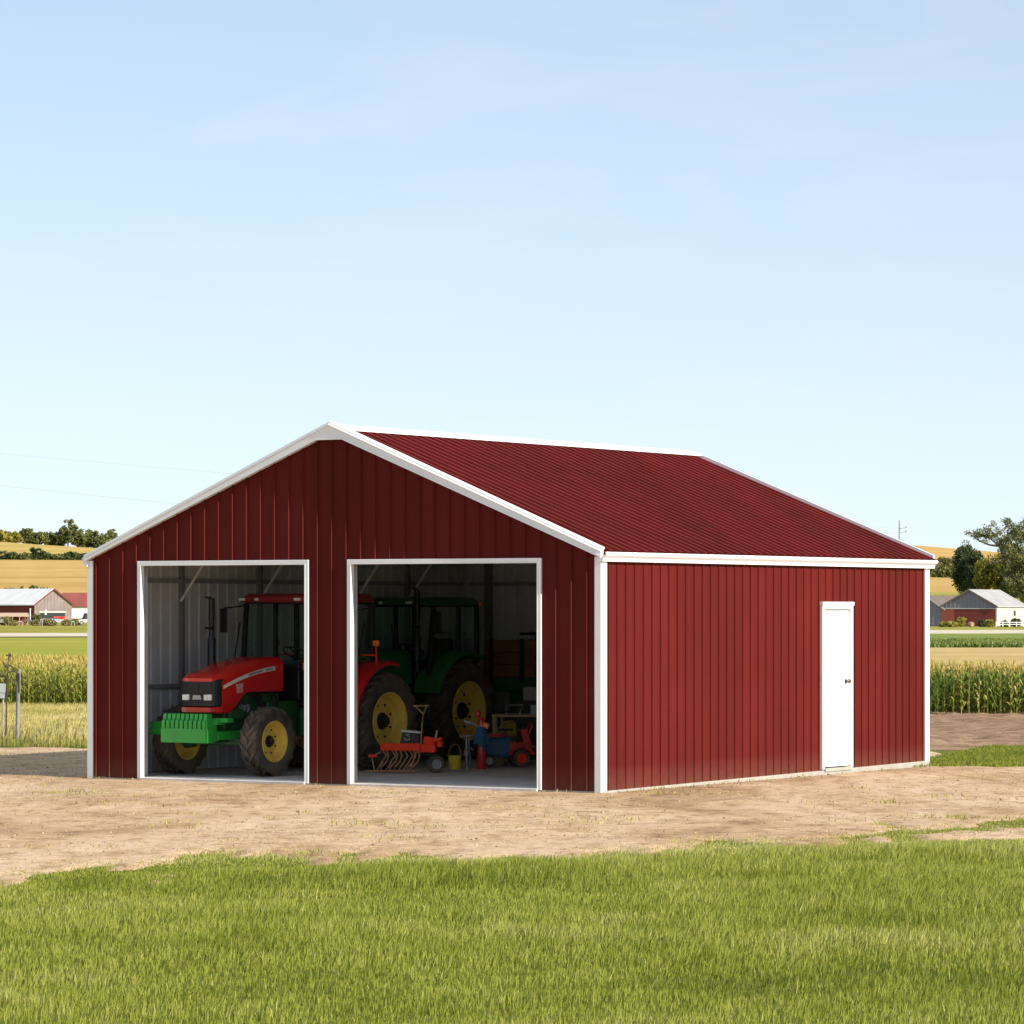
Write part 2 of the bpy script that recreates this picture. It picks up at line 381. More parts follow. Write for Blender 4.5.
def yard_z(X, Y):
    rut = 0
    for c, w, dpt in ((44.0, 1.1, .03), (46.8, 0.9, .025), (40.5, 1.2, .03)):
        cc = c + (fbm(X * 0.22 + c, 0 * X + c, 3) - .5) * 7 + X * 0.12
        rut = rut - dpt * np.exp(-((Y - cc) / w) ** 2)
    z = 0.015 + rut * .6 + (fbm(X * 0.8, Y * 0.35, 4) - 0.5) * 0.04 + (fbm(X * 5, Y * 5, 2) - 0.5) * 0.008
    # outside the bare earth the sheet dives under the turf
    m = turf_mask(X, Y)
    right = np.clip((X - 5.9 - 0.15 * (Y - 56)) * 1.2, 0, 1) * np.clip((Y - 56.0 - (fbm(X, Y, 3) - .5) * 1.6) * 1.3, 0, 1)
    back = np.clip((Y - 63.2 + 0.12 * (X + 8) - (fbm(X, Y, 3) - .5) * 1.6) * 1.0, 0, 1)
    front = np.clip((yard_front(X, Y) - 6.5 - Y) / 1.0, 0, 1)
    z = z - 0.16 * np.clip(front + right + back, 0, 1) - 0.02 * m
    # flat under the building so nothing pokes through the slab
    dx, dy = X - BX, Y - BY; lx = dx * CB + dy * -SB; ly = dx * SB + dy * CB
    inside = (lx > -0.1) & (lx < BW + 0.1) & (ly > -0.06) & (ly < BL + 0.1)
    near = np.clip(1 - np.maximum(np.maximum(-lx, lx - BW), np.maximum(-ly, ly - BL)) / 0.7, 0, 1)
    z = z * (1 - near * 0.8) + 0.0 * near
    z = z - 0.03 * np.clip(m * 2 - .8, 0, 1)
    return np.where(inside, -0.08, z)
# the barn's frame: local x along the front, local y into its depth
YAW = math.atan2(-3800, 6278) ; YAW = -math.atan(3800 / 6278.0)
SB, CB = math.sin(-YAW), math.cos(YAW)          # local x = (CB,-SB), local y = (SB, CB)
BW, BL = 8.075, 9.74
BX, BY = 1.112 - BW * CB, 48.0 + BW * SB
def loc(x, y, z=0.0):
    return (BX + x * CB + y * SB, BY - x * SB + y * CB, z)
grid('dirt_yard', -22, 24, 30, 68, 620, 560, DIRT, yard_z, label='bare pale earth yard round the barn')
grid('ploughed_strip', 4.5, 60, 63.6, 84, 500, 230, PLOUGH,
     lambda X, Y: -0.04 + np.clip((Y - 63.6) / 1.5, 0, 1) * (0.05 + (fbm(X * 3, Y * 3.2, 3) - .5) * 0.13 + (fbm(X * .6, Y * 1.2, 2) - .5) * 0.07), label='strip of brown ploughed earth')
grid('stubble_field', 2, 120, 84, 228, 60, 60, STUB, lambda X, Y: 0.0 + 0 * X + 0.004)
grid('green_field', -140, -3, 105, 305, 60, 60, GREENF, lambda X, Y: 0 * X + 0.004)
grid('deep_green_field', 2, 140, 228, 356, 80, 120, GREENR, lambda X, Y: 0.004 + 0 * X)
X, Y = scatter(20, 52, 229, 262, 60000, None, 61)
tag(blades('leafy_crop', np.stack([X, Y, 0 * X], 1), RS.uniform(.12, .42, len(X)), RS.uniform(.07, .16, len(X)), GREENLEAF, .8, np.clip(RS.rand(len(X)), 0, 1), 62), 'low leafy green crop along the near edge of the right-hand green field', 'crop', kind='stuff')
def road():
    xs = np.linspace(-170, 170, 80); c = 341 + (xs + 45) * .52; hw = 26 + (xs + 45) * .05; rows = np.linspace(-1, 1, 9); V = []
    for r_ in rows: V += [(x, cc + r_ * h_ + 1.5 * math.sin(x * .09 + r_), .012) for x, cc, h_ in zip(xs, c, hw)]
    i = (np.arange(79)[None, :] + 80 * np.arange(8)[:, None]).ravel(); Fq = np.stack([i, i + 1, i + 81, i + 80], 1)
    tag(np_mesh('gravel_road', np.array(V), Fq.ravel(), np.full(len(Fq), 4), ROADM), kind='structure')
road()
def skirt(o, a, b): return lambda X, Y: hgt(X, Y) + o - (o + .3) * (1 - np.clip(np.minimum(Y - a, b - Y) / 6, 0, 1))
grid('lower_wheat_field', -500, 20, 606, 996, 120, 100, WHEAT, skirt(.15, 606, 996))
grid('upper_wheat_field', -600, 30, 1004, 1396, 120, 80, WHEAT2, skirt(.2, 1004, 1396))
grid('right_wheat_field', 40, 420, 700, 985, 100, 80, WHEAT, skirt(.15, 700, 985))
grid('right_hilltop_field', 50, 480, 1120, 1400, 100, 60, WHEAT, skirt(.2, 1120, 1400))

# ---- foreground turf
def vis(X, Y, m=1.7):           # fewer blades well outside the frame
    hw = 512 / F * Y
    return np.where(np.abs(X) < hw + 0.5, 1.0, np.where(np.abs(X) < hw + m, 0.55, 0.16))
def lawn_density(X, Y):
    return turf_mask(X, Y) ** 1.3 * vis(X, Y)
X, Y = scatter(-11, 11, 17.5, 46, 800000, lawn_density, 3)
nb = fbm(X * 0.28, Y * 0.42, 4); nb2 = fbm(X * 2.2 + 5, Y * 2.2, 3)
H = (0.045 + 0.075 * np.clip((nb - 0.3) * 2.2, 0, 1)) * (0.55 + 0.9 * nb2) * RS.uniform(0.6, 1.35, len(X))
edge = np.clip((yard_front(X, Y) - Y) / 3.0, 0.28, 1); H = H * edge * (.45 + .55 * turf_mask(X, Y))
W = RS.uniform(0.0045, 0.0095, len(X)) * (0.75 + Y / 60)
tint = np.clip(RS.rand(len(X)) * 0.40 + (nb2 - .5) * 0.6 + 0.22 + (fbm(X * .22 + 3, Y * .30, 4) - .5) * 1.1 + (RS.rand(len(X)) > 0.975) * 0.5 + (1 - edge) * 0.35, 0, 1)
P = np.stack([X, Y, np.maximum(-0.02, yard_z(X, Y) - .004)], 1)
tag(blades('lawn_grass', P, H, W, LAWN, 0.55, tint, 4), 'short mixed green and yellowish grass covering the foreground', 'grass', kind='stuff')
# tall seeding stalks standing out of the turf
X, Y = scatter(-9, 9, 19, 37, 600, lambda X, Y: np.clip(turf_mask(X, Y) * 3 - 2, 0, 1) * (Y < 33) * vis(X, Y) * np.clip((fbm(X * .4 + 8, Y * .6, 3) - .38) * 4, 0, 1), 17)
tag(blades('seeding_grass', np.stack([X, Y, 0 * X - 0.02], 1), RS.uniform(.13, .21, len(X)), RS.uniform(.004, .007, len(X)), MEADOW, .35, RS.rand(len(X)), 5),
    'pale longer stalks scattered through the front grass', 'grass', kind='stuff')
# green verge right of the barn
def verge(X, Y):
    l = 6.2 + (Y - 56) * 0.3
    return (X > l - .6) * np.clip((Y - 55.9 - (fbm(X * 1.2, Y, 3) - .5) * 1.6) * 1.5, 0, 1) * np.clip((64.4 - Y) * 1.2 + (fbm(X * 2, Y * 2, 3) - .5) * 2, 0, 1)
X, Y = scatter(5.8, 13, 55, 65, 120000, verge, 8)
grid('verge_soil', 5.5, 24, 55.6, 64.2, 30, 30, SOIL, lambda X, Y: 0 * X - 0.045)
tag(blades('verge_grass', np.stack([X, Y, 0 * X - 0.03], 1), RS.uniform(.03, .10, len(X)), RS.uniform(.010, .018, len(X)), LAWN, .5, np.clip(RS.rand(len(X)) * .55 + .02, 0, 1), 9),
    'bright green verge behind the far right corner of the barn', 'grass', kind='stuff')
# dry meadow left of the barn
grid('meadow_soil', -30, 4, 63.5, 106, 30, 40, SOIL, lambda X, Y: 0 * X - 0.012)
X, Y = scatter(-15, -4.6, 63.3, 90.5, 110000, lambda X, Y: np.clip((Y - 63.6 + 0.12 * (X + 8) - (fbm(X * 1.3, Y, 3) - .5) * 2) , 0, 1), 10)
far = np.clip((Y - 65.5) / 3, 0, 1)
tag(blades('meadow_grass', np.stack([X, Y, 0 * X - 0.02], 1), RS.uniform(.06, .14, len(X)) + .06 * far * fbm(X, Y * .4, 2), RS.uniform(.010, .020, len(X)), MEADOW, .4,
    np.clip(RS.rand(len(X)) * .45 + .40 * far - .28 * (1 - far) + (fbm(X * .7, Y * .3, 3) - .5) * .8, 0, 1), 11),
    'pale dry meadow grass left of the barn', 'grass', kind='stuff')
X, Y = scatter(-15, -4.6, 63.6, 72, 900, None, 12)
DOCK = leafy('dock_weeds', [(0, (.06, .05, .02)), (1, (.17, .12, .05))], 1, .2)
tag(blades('dock_stems', np.stack([X, Y, 0 * X], 1), RS.uniform(.15, .34, len(X)), RS.uniform(.010, .018, len(X)), DOCK, .3, None, 13),
    'brown weed stems among the dry meadow grass', 'grass', kind='stuff')
# tufts on the bare earth and against the foundation
def tufts(X, Y):
    dx, dy = X - BX, Y - BY; lx = dx * CB - dy * SB; ly = dx * SB + dy * CB
    near_wall = ((lx > BW) & (lx < BW + 0.55) & (ly > 0) & (ly < BL + .5)) | ((ly < 0) & (ly > -0.35) & (lx > -0.4) & (lx < 0.8))
    out = ~((lx > -0.05) & (lx < BW + 0.05) & (ly > -0.1) & (ly < BL + .1))
    return out * (np.clip((fbm(X * 1.1 + 40, Y * 1.3, 4) - 0.60) * 7, 0, 1) * .5 + near_wall * np.clip((fbm(X * 3, Y * 3, 3) - .42) * 3, 0, 1) * 0.5)
X, Y = scatter(-10, 11, 36, 62, 150000, tufts, 21)
tag(blades('yard_tufts', np.stack([X, Y, 0 * X - 0.005], 1), RS.uniform(.02, .06, len(X)), RS.uniform(.008, .016, len(X)), MEADOW, .8, RS.rand(len(X)) * .6, 22),
    'sparse short tufts on the bare earth yard', 'grass', kind='stuff')
# stones and straw on the earth
def stones(name, X, Y, s, mat, seed, label):
    rs = np.random.RandomState(seed); n = len(X)
    b = np.array([(1,0,0),(-1,0,0),(0,1,0),(0,-1,0),(0,0,.6),(0,0,-.6)], float)
    V = b[None] * s[:, None, None] * rs.uniform(.6, 1.3, (n, 6, 1)); z = yard_z(X, Y)
    a = rs.rand(n) * 6.28; c, d = np.cos(a)[:, None], np.sin(a)[:, None]
    x = V[..., 0] * c - V[..., 1] * d; y = V[..., 0] * d + V[..., 1] * c
    V = np.stack([x + X[:, None], y + Y[:, None], V[..., 2] + z[:, None] + s[:, None] * .2], 2)
    t = np.array([(0,2,4),(2,1,4),(1,3,4),(3,0,4),(2,0,5),(1,2,5),(3,1,5),(0,3,5)])
    ff = (t[None] + (np.arange(n) * 6)[:, None, None]).ravel()
    return tag(np_mesh(name, V.reshape(-1, 3), ff, np.full(n * 8, 3), mat, np.repeat(rs.rand(n), 6)), label, 'gravel', kind='stuff')
STONE = leafy('stone_chips', [(0, (.20, .13, .08)), (.5, (.33, .23, .15)), (1, (.50, .39, .28))], 1, 0)
def bare(X, Y):
    dx, dy = X - BX, Y - BY; lx = dx * CB - dy * SB; ly = dx * SB + dy * CB
    return (1 - turf_mask(X, Y)) * (~((lx > -0.02) & (lx < BW + 0.02) & (ly > -0.07) & (ly < BL + .1))) * np.clip((Y - yard_front(X, Y) + 2), 0, 1) * (.25 + .75 * (fbm(X, Y * 2, 3) > .5))
X, Y = scatter(-11, 12, 32, 63, 24000, bare, 31)
stones('gravel_scatter', X, Y, np.random.RandomState(2).gamma(1.6, 0.0032, len(X)) + .003, STONE, 32, 'small stones and clods lying on the yard')
X, Y = scatter(-11, 12, 33, 63, 7000, bare, 33)
STRAW = leafy('straw_bits', [(0, (.22, .15, .07)), (.5, (.46, .34, .17)), (1, (.62, .50, .30))], 1, .1)
o = blades('straw_litter', np.stack([X, Y, yard_z(X, Y) + .008], 1), RS.uniform(.004, .012, len(X)), RS.uniform(.006, .016, len(X)), STRAW, 4.0, None, 34)
tag(o, 'flattened straw litter on the yard', 'straw', kind='stuff')

# ---- corn
def corn(name, x0, x1, y0, y1, dx, dy, hh, label, seed, golden=0.0, leafm=None):
    rs = np.random.RandomState(seed)
    # a handful of plant shapes in numpy, repeated with turns and sizes
    vars_ = []
    for q in range(7):
        V, Fq, T = [], [], []
        def strip(pts, ws, t, ang):
            o = len(V); c, s_ = math.cos(ang), math.sin(ang)
            for (p, w) in zip(pts, ws):
                V.append((p[0] - s_ * w, p[1] + c * w, p[2])); V.append((p[0] + s_ * w, p[1] - c * w, p[2])); T.extend([t, t])
            for k in range(len(pts) - 1): Fq.append((o + 2*k, o + 2*k + 1, o + 2*k + 3, o + 2*k + 2))
        for a in (0, 1.57): strip([(0, 0, 0), (0, 0, .5), (0.01, 0, .93)], [.012, .011, .006], .78, a)
        nl = 9
        for k in range(nl):
            z = .10 + .72 * k / nl; a = k * math.pi + rs.uniform(-.7, .7); L = rs.uniform(.22, .36) * (1 - .35 * abs(k / nl - .5)); up = rs.uniform(.10, .22)
            c, s_ = math.cos(a), math.sin(a)
            pts = [(0, 0, z), (c * L * .35, s_ * L * .35, z + up * .75), (c * L * .75, s_ * L * .75, z + up * .8), (c * L * 1.05, s_ * L * 1.05, z + up * .15)]
            strip(pts, [.012, .026, .019, .002], rs.uniform(.1, .85) + golden * (k / nl), a)
        n1 = len(T)
        for k in range(5):
            a = rs.uniform(0, 6.28); l = rs.uniform(.03, .09); strip([(0, 0, .90), (math.cos(a) * l, math.sin(a) * l, .98 + rs.uniform(0, .07))], [.009, .004], 9, a)
        vars_.append((np.array(V), np.array(Fq), np.array(T)))
    xs = np.arange(x0, x1, dx); ys = np.arange(y0, y1, dy); Xg, Yg = np.meshgrid(xs, ys); Xg = Xg.ravel(); Yg = Yg.ravel()
    Xg = Xg + rs.uniform(-.06, .06, len(Xg)); Yg = Yg + rs.uniform(-.08, .08, len(Yg))
    out = {0: ([], [], []), 1: ([], [], [])}; off = [0, 0]
    for q in range(7):
        V, Fq, T = vars_[q]; idx = np.where(np.arange(len(Xg)) % 7 == q)[0]; n = len(idx)
        a = rs.rand(n) * 6.28; s = hh * rs.uniform(.86, 1.12, n); c, d = np.cos(a)[:, None], np.sin(a)[:, None]
        x = (V[None, :, 0] * c - V[None, :, 1] * d) * s[:, None] + Xg[idx][:, None]
        y = (V[None, :, 0] * d + V[None, :, 1] * c) * s[:, None] + Yg[idx][:, None]
        z = V[None, :, 2] * s[:, None]; A = np.stack([x, y, z], 2)
        for m in (0, 1):
            fm = np.array([f for f in Fq if (T[f[0]] > 5) == bool(m)]); used = np.unique(fm); mp = np.zeros(len(V), int); mp[used] = np.arange(len(used))
            fm = mp[fm]; B = A[:, used].reshape(-1, 3); o = off[m] + (np.arange(n) * len(used))[:, None, None]
            tt = np.clip(T[used][None] * (0 if m else 1) + rs.uniform(-.2, .2, (n, 1)) + (.5 if m else 0), 0, 1)
            out[m][0].append(B); out[m][1].append((fm[None] + o).ravel()); out[m][2].append(tt.ravel()); off[m] += n * len(used)
    A, B, C_ = [np.concatenate(t) for t in out[0]]
    ob = np_mesh(name, A, B, np.full(len(B) // 4, 4), leafm or CORNL, C_)
    tag(ob, label, 'corn', kind='stuff')
    A, B, C_ = [np.concatenate(t) for t in out[1]]
    tp = np_mesh('tassel', A, B, np.full(len(B) // 4, 4), TASSEL, C_, parent=ob); tp['kind'] = 'stuff'
corn('corn_crop', 7.5, 16, 83.4, 89.5, .17, .34, 1.04, 'dense ripening corn standing in rows behind the right end of the barn', 5)
corn('tall_crop', -17, -7.5, 90, 105, .20, .34, 1.02, 'tall green crop with golden tops left of the barn', 6, .55, CORNL2)
# ================================================================ MAIN BARN
barn = empty('metal_barn', 'large red ribbed metal barn with white trim, two open bays and a white side door', 'barn', (BX, BY, 0), YAW)
EZ, RZ = 3.03, 4.70; SL = (RZ - EZ) / (BW / 2 + 0.12)
PK = BW / 2 - .035
def roofz(x): return RZ - SL * abs(x - PK)
O1 = (0.830 + .05, 3.644 - .05); O2 = (4.258 + .05, 7.227 - .05); OT = 2.925
def rib_profile(x0, x1, sp=0.2286, wb=0.055, wt=0.02, h=0.022, phase=0.1143):
    pts = [(x0, 0)]; x = x0 + phase
    while x < x1 - wb / 2:
        pts += [(x - wb/2, 0), (x - wt/2, h), (x + wt/2, h), (x + wb/2, 0)]; x += sp
    pts.append((x1, 0)); return pts
def cut(pts, xs):
    for c in xs:
        for i in range(len(pts) - 1):
            if pts[i][0] < c < pts[i+1][0]:
                t = (c - pts[i][0]) / (pts[i+1][0] - pts[i][0])
                pts.insert(i + 1, (c, pts[i][1] + t * (pts[i+1][1] - pts[i][1]))); break
    return pts
def sheet(mb, pts, zlo, zhi, place):
    """vertical ribbed sheet; place(u, off, z) gives the point"""
    for (a, b) in zip(pts[:-1], pts[1:]):
        if b[0] - a[0] < 1e-6: continue
        m = (a[0] + b[0]) / 2; lo = zlo(m)
        if callable(zhi): h0, h1_ = zhi(a[0]), zhi(b[0])
        else: h0 = h1_ = zhi
        mb.add([place(a[0], a[1], lo), place(b[0], b[1], lo), place(b[0], b[1], h1_), place(a[0], a[1], h0)], [(0, 1, 2, 3)])
def in_open(x): return O1[0] < x < O1[1] or O2[0] < x < O2[1]
# front: painted ribs outside, bare liner inside
fp = lambda: cut(rib_profile(0, BW, h=.027, wb=.046, wt=.012), [O1[0], O1[1], O2[0], O2[1], PK])
m = MB(); sheet(m, fp(), lambda x: OT if in_open(x) else 0.02, lambda x: roofz(x) - .01, lambda u, o, z: (u, -o, z)); m.build('front_siding', RED, barn, smooth=0, fix=False)
def liner(name, mb): return mb.build(name, LINER, barn, smooth=0, fix=False)
m = MB(); sheet(m, fp(), lambda x: OT if in_open(x) else 0.05, lambda x: roofz(x) - .06, lambda u, o, z: (u, .14 - o, z)); liner('front_liner', m)
# gable ends at the back
m = MB(); sheet(m, cut(rib_profile(0, BW), [PK]), lambda x: .06, lambda x: roofz(x) - .01, lambda u, o, z: (u, BL + o, z)); m.build('back_siding', RED, barn, smooth=0, fix=False)
m = MB(); sheet(m, cut(rib_profile(0, BW, h=.02), [PK]), lambda x: .05, lambda x: roofz(x) - .06, lambda u, o, z: (u, BL - .12 + o, z)); liner('back_liner', m)
# long sides; the right one has the walk-through door
D0, D1, DT, DB = 6.20, 7.17, 2.37, 0.07
sp_ = lambda: cut(rib_profile(0, BL, h=.017, wb=.030, wt=.018, phase=.20), [D0 + .03, D1 - .03])
ind = lambda y: D0 + .03 < y < D1 - .03
m = MB(); sheet(m, sp_(), lambda y: DT - .03 if ind(y) else .022 + .052 * y / BL, 3.0, lambda u, o, z: (BW + o, u, z)); m.build('side_siding', RED, barn, smooth=0, fix=False)
m = MB(); sheet(m, sp_(), lambda y: DT - .03 if ind(y) else .05, 3.0, lambda u, o, z: (BW - .12 + o, u, z)); liner('side_liner', m)
m = MB(); sheet(m, rib_profile(0, BL), lambda y: .06, 3.0, lambda u, o, z: (-o, u, z)); m.build('side_siding', RED, barn, smooth=0, fix=False)
m = MB(); sheet(m, rib_profile(0, BL, h=.02), lambda y: .05, 3.0, lambda u, o, z: (.10 - o, u, z)); liner('side_liner', m)
# roof
for s in (-1, 1):
    m = MB(); pts = rib_profile(.002, BL + .22, h=.048, wb=.086, wt=.058)
    xe = BW/2 + s * (BW/2 + .13); zt = RZ - SL * (BW/2 + .13) - (.05 if s < 0 else .01)
    for (a, b) in zip(pts[:-1], pts[1:]):
        m.add([(PK, a[0], RZ + a[1]), (PK, b[0], RZ + b[1]), (xe, b[0], zt + b[1]), (xe, a[0], zt + a[1])], [(0, 1, 2, 3)])
    m.build('roof_panel', ROOFRED, barn, smooth=0, fix=False)
    m = MB(); m.add([(BW/2, 0, RZ - .05), (BW/2, BL, RZ - .05), (BW/2 + s * (BW/2 + .05), BL, zt - .02), (BW/2 + s * (BW/2 + .05), 0, zt - .02)], [(0, 1, 2, 3)])
    m.build('roof_liner', LINER, barn, smooth=0, fix=False)
m = MB(); m.prism([(PK - .17, RZ - .02), (PK - .17, RZ - .005), (PK, RZ + .065), (PK + .17, RZ - .005), (PK + .17, RZ - .02), (PK, RZ + .045)], .0, BL + .2); m.build('ridge_cap', WHITE, barn, smooth=0)
# rake boards, front and back
for (y0, y1, yl) in ((-.078, -.002, -.085), (BL + .21, BL + .27, BL + .278)):
    m = MB(); up = .070 if y0 < 0 else .045; dn = -.060; e = .05 if y0 < 0 else .0
    zo = lambda x: roofz(x) + (SL * 0)
    xl, xr = -e, BW + e
    outer = [(xl, RZ - SL * (BW/2 + e) + up - (.068 if y0 < 0 else 0)), (PK, RZ + up + .02), (xr, RZ - SL * (BW/2 + e) + up - (.035 if y0 < 0 else 0))]
    fl = .20
    inner = [(xr, RZ - SL * (BW/2 + e) + dn - .02), (PK + fl, RZ - SL * fl + dn), (PK - fl, RZ - SL * fl + dn), (xl, RZ - SL * (BW/2 + e) + dn - .02)]
    poly = outer + inner
    # split in two halves so the polygons stay convex enough to fill
    L_ = [outer[0], outer[1], (PK, RZ - SL * fl + dn), inner[2], inner[3]]; R_ = [outer[1], outer[2], inner[0], inner[1], (PK, RZ - SL * fl + dn)]
    m.prism(L_, y0, y1); m.prism(R_, y0, y1)
    # raised lips top and bottom
    for a, b in ((outer[0], outer[1]), (outer[1], outer[2])):
        m.loft([[(p_[0], y1 + .03, p_[1] + .012), (p_[0], yl + .035, p_[1] + .012), (p_[0], yl - .010, p_[1] - .036), (p_[0], yl + .01, p_[1] - .040), (p_[0], y1 + .03, p_[1] - .012)] for p_ in (a, b)]) if y0 < 0 else m.prism([(a[0], a[1] + .004), (b[0], b[1] + .004), (b[0], b[1] - .018), (a[0], a[1] - .018)], yl, y1 + .008)
    for a, b in ((inner[0], inner[1]), (inner[1], inner[2]), (inner[2], inner[3])):
        m.prism([(a[0], a[1] - .006), (b[0], b[1] - .006), (b[0], b[1] + .022), (a[0], a[1] + .022)], yl, y1 - .002)
    m.build('rake_trim', WHITE, barn, smooth=0)
# gutters
for s in (-1, 1):
    g = [(.004, 2.925), (.075, 2.925), (.082, 2.965), (.125, 3.0), (.125, 3.045), (.112, 3.045), (.112, 3.01), (.004, 3.0)]
    poly = [((BW + x) if s > 0 else -x * .72, z - (0 if s > 0 else .02)) for x, z in g]
    m = MB(); m.prism(poly, -.06, BL + .10)
    m.prism([((BW + .127) if s > 0 else -.091, 3.01), ((BW + .135) if s > 0 else -.097, 3.01), ((BW + .135) if s > 0 else -.097, 3.03), ((BW + .127) if s > 0 else -.091, 3.03)], -.06, BL + .10)
    m.build('gutter', WHITE, barn, smooth=0)
# corner trim (L section)
for (cx, cy) in ((0, 0), (BW, 0), (0, BL), (BW, BL)):
    sx = -1 if cx == 0 else 1; sy = -1 if cy == 0 else 1; q = .026; a, b = .065, .125
    poly = [(cx + sx*q, cy + sy*q), (cx - sx*a, cy + sy*q), (cx - sx*a, cy + sy*.002), (cx + sx*.002, cy + sy*.002), (cx + sx*.002, cy - sy*b), (cx + sx*q, cy - sy*b)]
    m = MB(); m.prism(poly, .0 if cy == 0 else .06, 2.985 if cy == 0 else 2.93, 'XY'); 
    if cy == 0: m.prism([(cx + sx*q + sx*.004, cy + sy*.02), (cx + sx*q, cy + sy*.02), (cx + sx*q, cy - sy*b), (cx + sx*q + sx*.004, cy - sy*b)], .0, 2.92, 'XY')
    m.build('corner_trim', WHITE, barn, smooth=0)
# framed bay openings
for (a, b) in (O1, O2):
    m = MB(); t = .050
    for (x0, x1) in ((a - t, a), (b, b + t)): m.bb((x0, -.035, .015), (x1, -.001, OT + t))
    m.bb((a, -.035, OT), (b, -.001, OT + t))
    for (x0, x1) in ((a - .004, a + .014), (b - .014, b + .004)): m.bb((x0, -.038, .018), (x1, .045, OT))
    m.bb((a + .014, -.037, OT - .014), (b - .014, .15, OT - .0005))
    m.build('bay_frame', WHITE, barn, smooth=0, bevel=.004)
# foundation and slab
m = MB(); m.bb((.0, -.02, -.2), (BW - .0, .16, .018)); m.build('front_sill', CONC, barn, smooth=0)
m = MB()
m.loft([[(BW - .30, 0, -.2), (BW + .04, 0, -.2), (BW + .04, 0, .020), (BW - .30, 0, .020)], [(BW - .30, BL + .02, -.2), (BW + .04, BL + .02, -.2), (BW + .04, BL + .02, .078), (BW - .30, BL + .02, .078)]]); m.bb((-.03, 0, -.2), (.28, BL + .02, .045)); m.bb((.28, BL - .3, -.2), (BW - .30, BL + .03, .062))
m.build('foundation', CONC, barn, smooth=0, bevel=.01)
m = MB(); m.bb((.285, .162, -.2), (BW - .302, BL - .302, .04)); fl = m.build('concrete_floor', FLOOR, barn, smooth=0)
for a, b in (O1, O2): m = MB(); m.bb((a, -.055, -.2), (b, .160, .037)); m.build('bay_sill', FLOOR, barn, smooth=0, bevel=.012)
# side door
m = MB(); x0 = BW + .024
for (a, b) in ((D0, D0 + .055), (D1 - .055, D1)): m.bb((x0 - .10, a, DB), (x0 + .018, b, DT))
m.bb((x0 - .10, D0 - .012, DT), (x0 + .03, D1 + .012, DT + .055)); m.bb((x0 - .10, D0 + .055, DT - .05), (x0 + .014, D1 - .055, DT - .0005))
fr = m.build('door_frame', WHITE, barn, smooth=0, bevel=.004)
m = MB(); m.bb((x0 - .06, D0 + .06, DB + .03), (x0 - .030, D1 - .063, DT - .060)); dr = m.build('side_door', DOORW, barn, smooth=0, bevel=.004)
m = MB(); ky = D1 - .15; kz = 1.30
m.lathe([(0, 0.032), (.008, .032), (.010, .012), (.035, .012), (.042, .026), (.062, .028), (.070, .018), (.071, .0)], 16, 'X', (x0 - .030, ky, kz))
m.tube((x0 + .02, ky, kz), (x0 + .02, ky + .07, kz), .009); m.build('door_knob', KNOB, dr, smooth=40)
m = MB(); m.bb((x0 - .09, D0 + .055, .04), (x0 + .035, D1 - .055, DB + .012)); m.build('threshold', CONC, barn, smooth=0)
for hz in (.35, 1.2, 2.1):
    m = MB(); m.tube((x0 - .004, D0 + .058, hz), (x0 - .004, D0 + .058, hz + .10), .011, n=8); m.build('hinge', KNOB, dr)
# frame inside: posts, girts, braces, tie beams
py = [1.95, 3.88, 6.40, 7.85]
for y in py:
    m = MB(); m.bb((.085, y - .032, .04), (.165, y + .032, 3.1)); m.build('post', STEEL, barn, bevel=.005)
    m = MB(); m.bb((BW - .24, y - .055, .04), (BW - .125, y + .055, 3.1)); m.build('post', STEEL, barn, bevel=.005)
    m = MB(); d = Vector((.72, 0, .95)); p = Vector((.14, y - .040, 2.43)); m.box(p + d/2, (d.length, .012, .036), (0, -math.atan2(d.z, d.x), 0)); m.build('knee_brace', BRACE, barn)
    m = MB(); m.bb((.55, y - .05, 3.02), (BW - .55, y + .05, 3.16)); m.build('tie_beam', STEEL, barn)
for x in (.5, 2.7, 5.1, 6.9):
    m = MB(); m.bb((x, BL - .23, .04), (x + .11, BL - .145, 3.2)); m.build('post', STEEL, barn, bevel=.005)
GIRT = simple('girt_steel', (.33, .33, .335), .5, .2)
for z in (1.24, 2.72):
    ys = [.16] + py + [BL - .24]
    for a, b in zip(ys[:-1], ys[1:]): m = MB(); m.bb((.078, a + .033, z - .03), (.15, b - .033, z + .03)); m.build('girt', GIRT, barn, bevel=.004)
    m = MB(); m.bb((.2, BL - .20, z - .031), (BW - .26, BL - .142, z + .031)); m.build('girt', GIRT, barn, bevel=.004)
    for a, b in zip(ys[:-1], ys[1:]):
        if z > 2.45 or not (a < 6.4 < b): m = MB(); m.bb((BW - .19, a + .056, z - .03), (BW - .118, b - .056, z + .03)); m.build('girt', GIRT, barn, bevel=.004)
# ================================================================ TRACTORS
RUBBER = simple('tyre_rubber', (0.052, 0.043, 0.036), 0.85, var=0.3, scale=8, bmp=0.3, dirt=(0.24, 0.17, 0.115), dirt_amt=0.75)
YRIM = simple('yellow_rim', (0.92, 0.62, 0.10), 0.4, var=0.1, scale=5, dirt=(0.25, 0.16, 0.07), dirt_amt=0.15)
TRED = simple('tractor_red', (0.62, 0.016, 0.013), 0.22, var=0.06, scale=2, coat=0.5)
ROOFR = simple('shaded_roof_red', (0.26, 0.014, 0.012), 0.5, var=0.1, scale=3)  # tractor red darkened in the colour, so the cab roof reads as shaded
TGREEN = simple('tractor_green', (0.025, 0.33, 0.040), 0.4, var=0.1, scale=4, coat=0.3, dirt=(0.08, 0.09, 0.04), dirt_amt=0.1)
DGREEN = simple('dark_tractor_green', (0.022, 0.095, 0.028), 0.4, var=0.15, scale=4, coat=0.2)
BLK = simple('black_plastic', (0.012, 0.012, 0.013), 0.45, var=0.2)
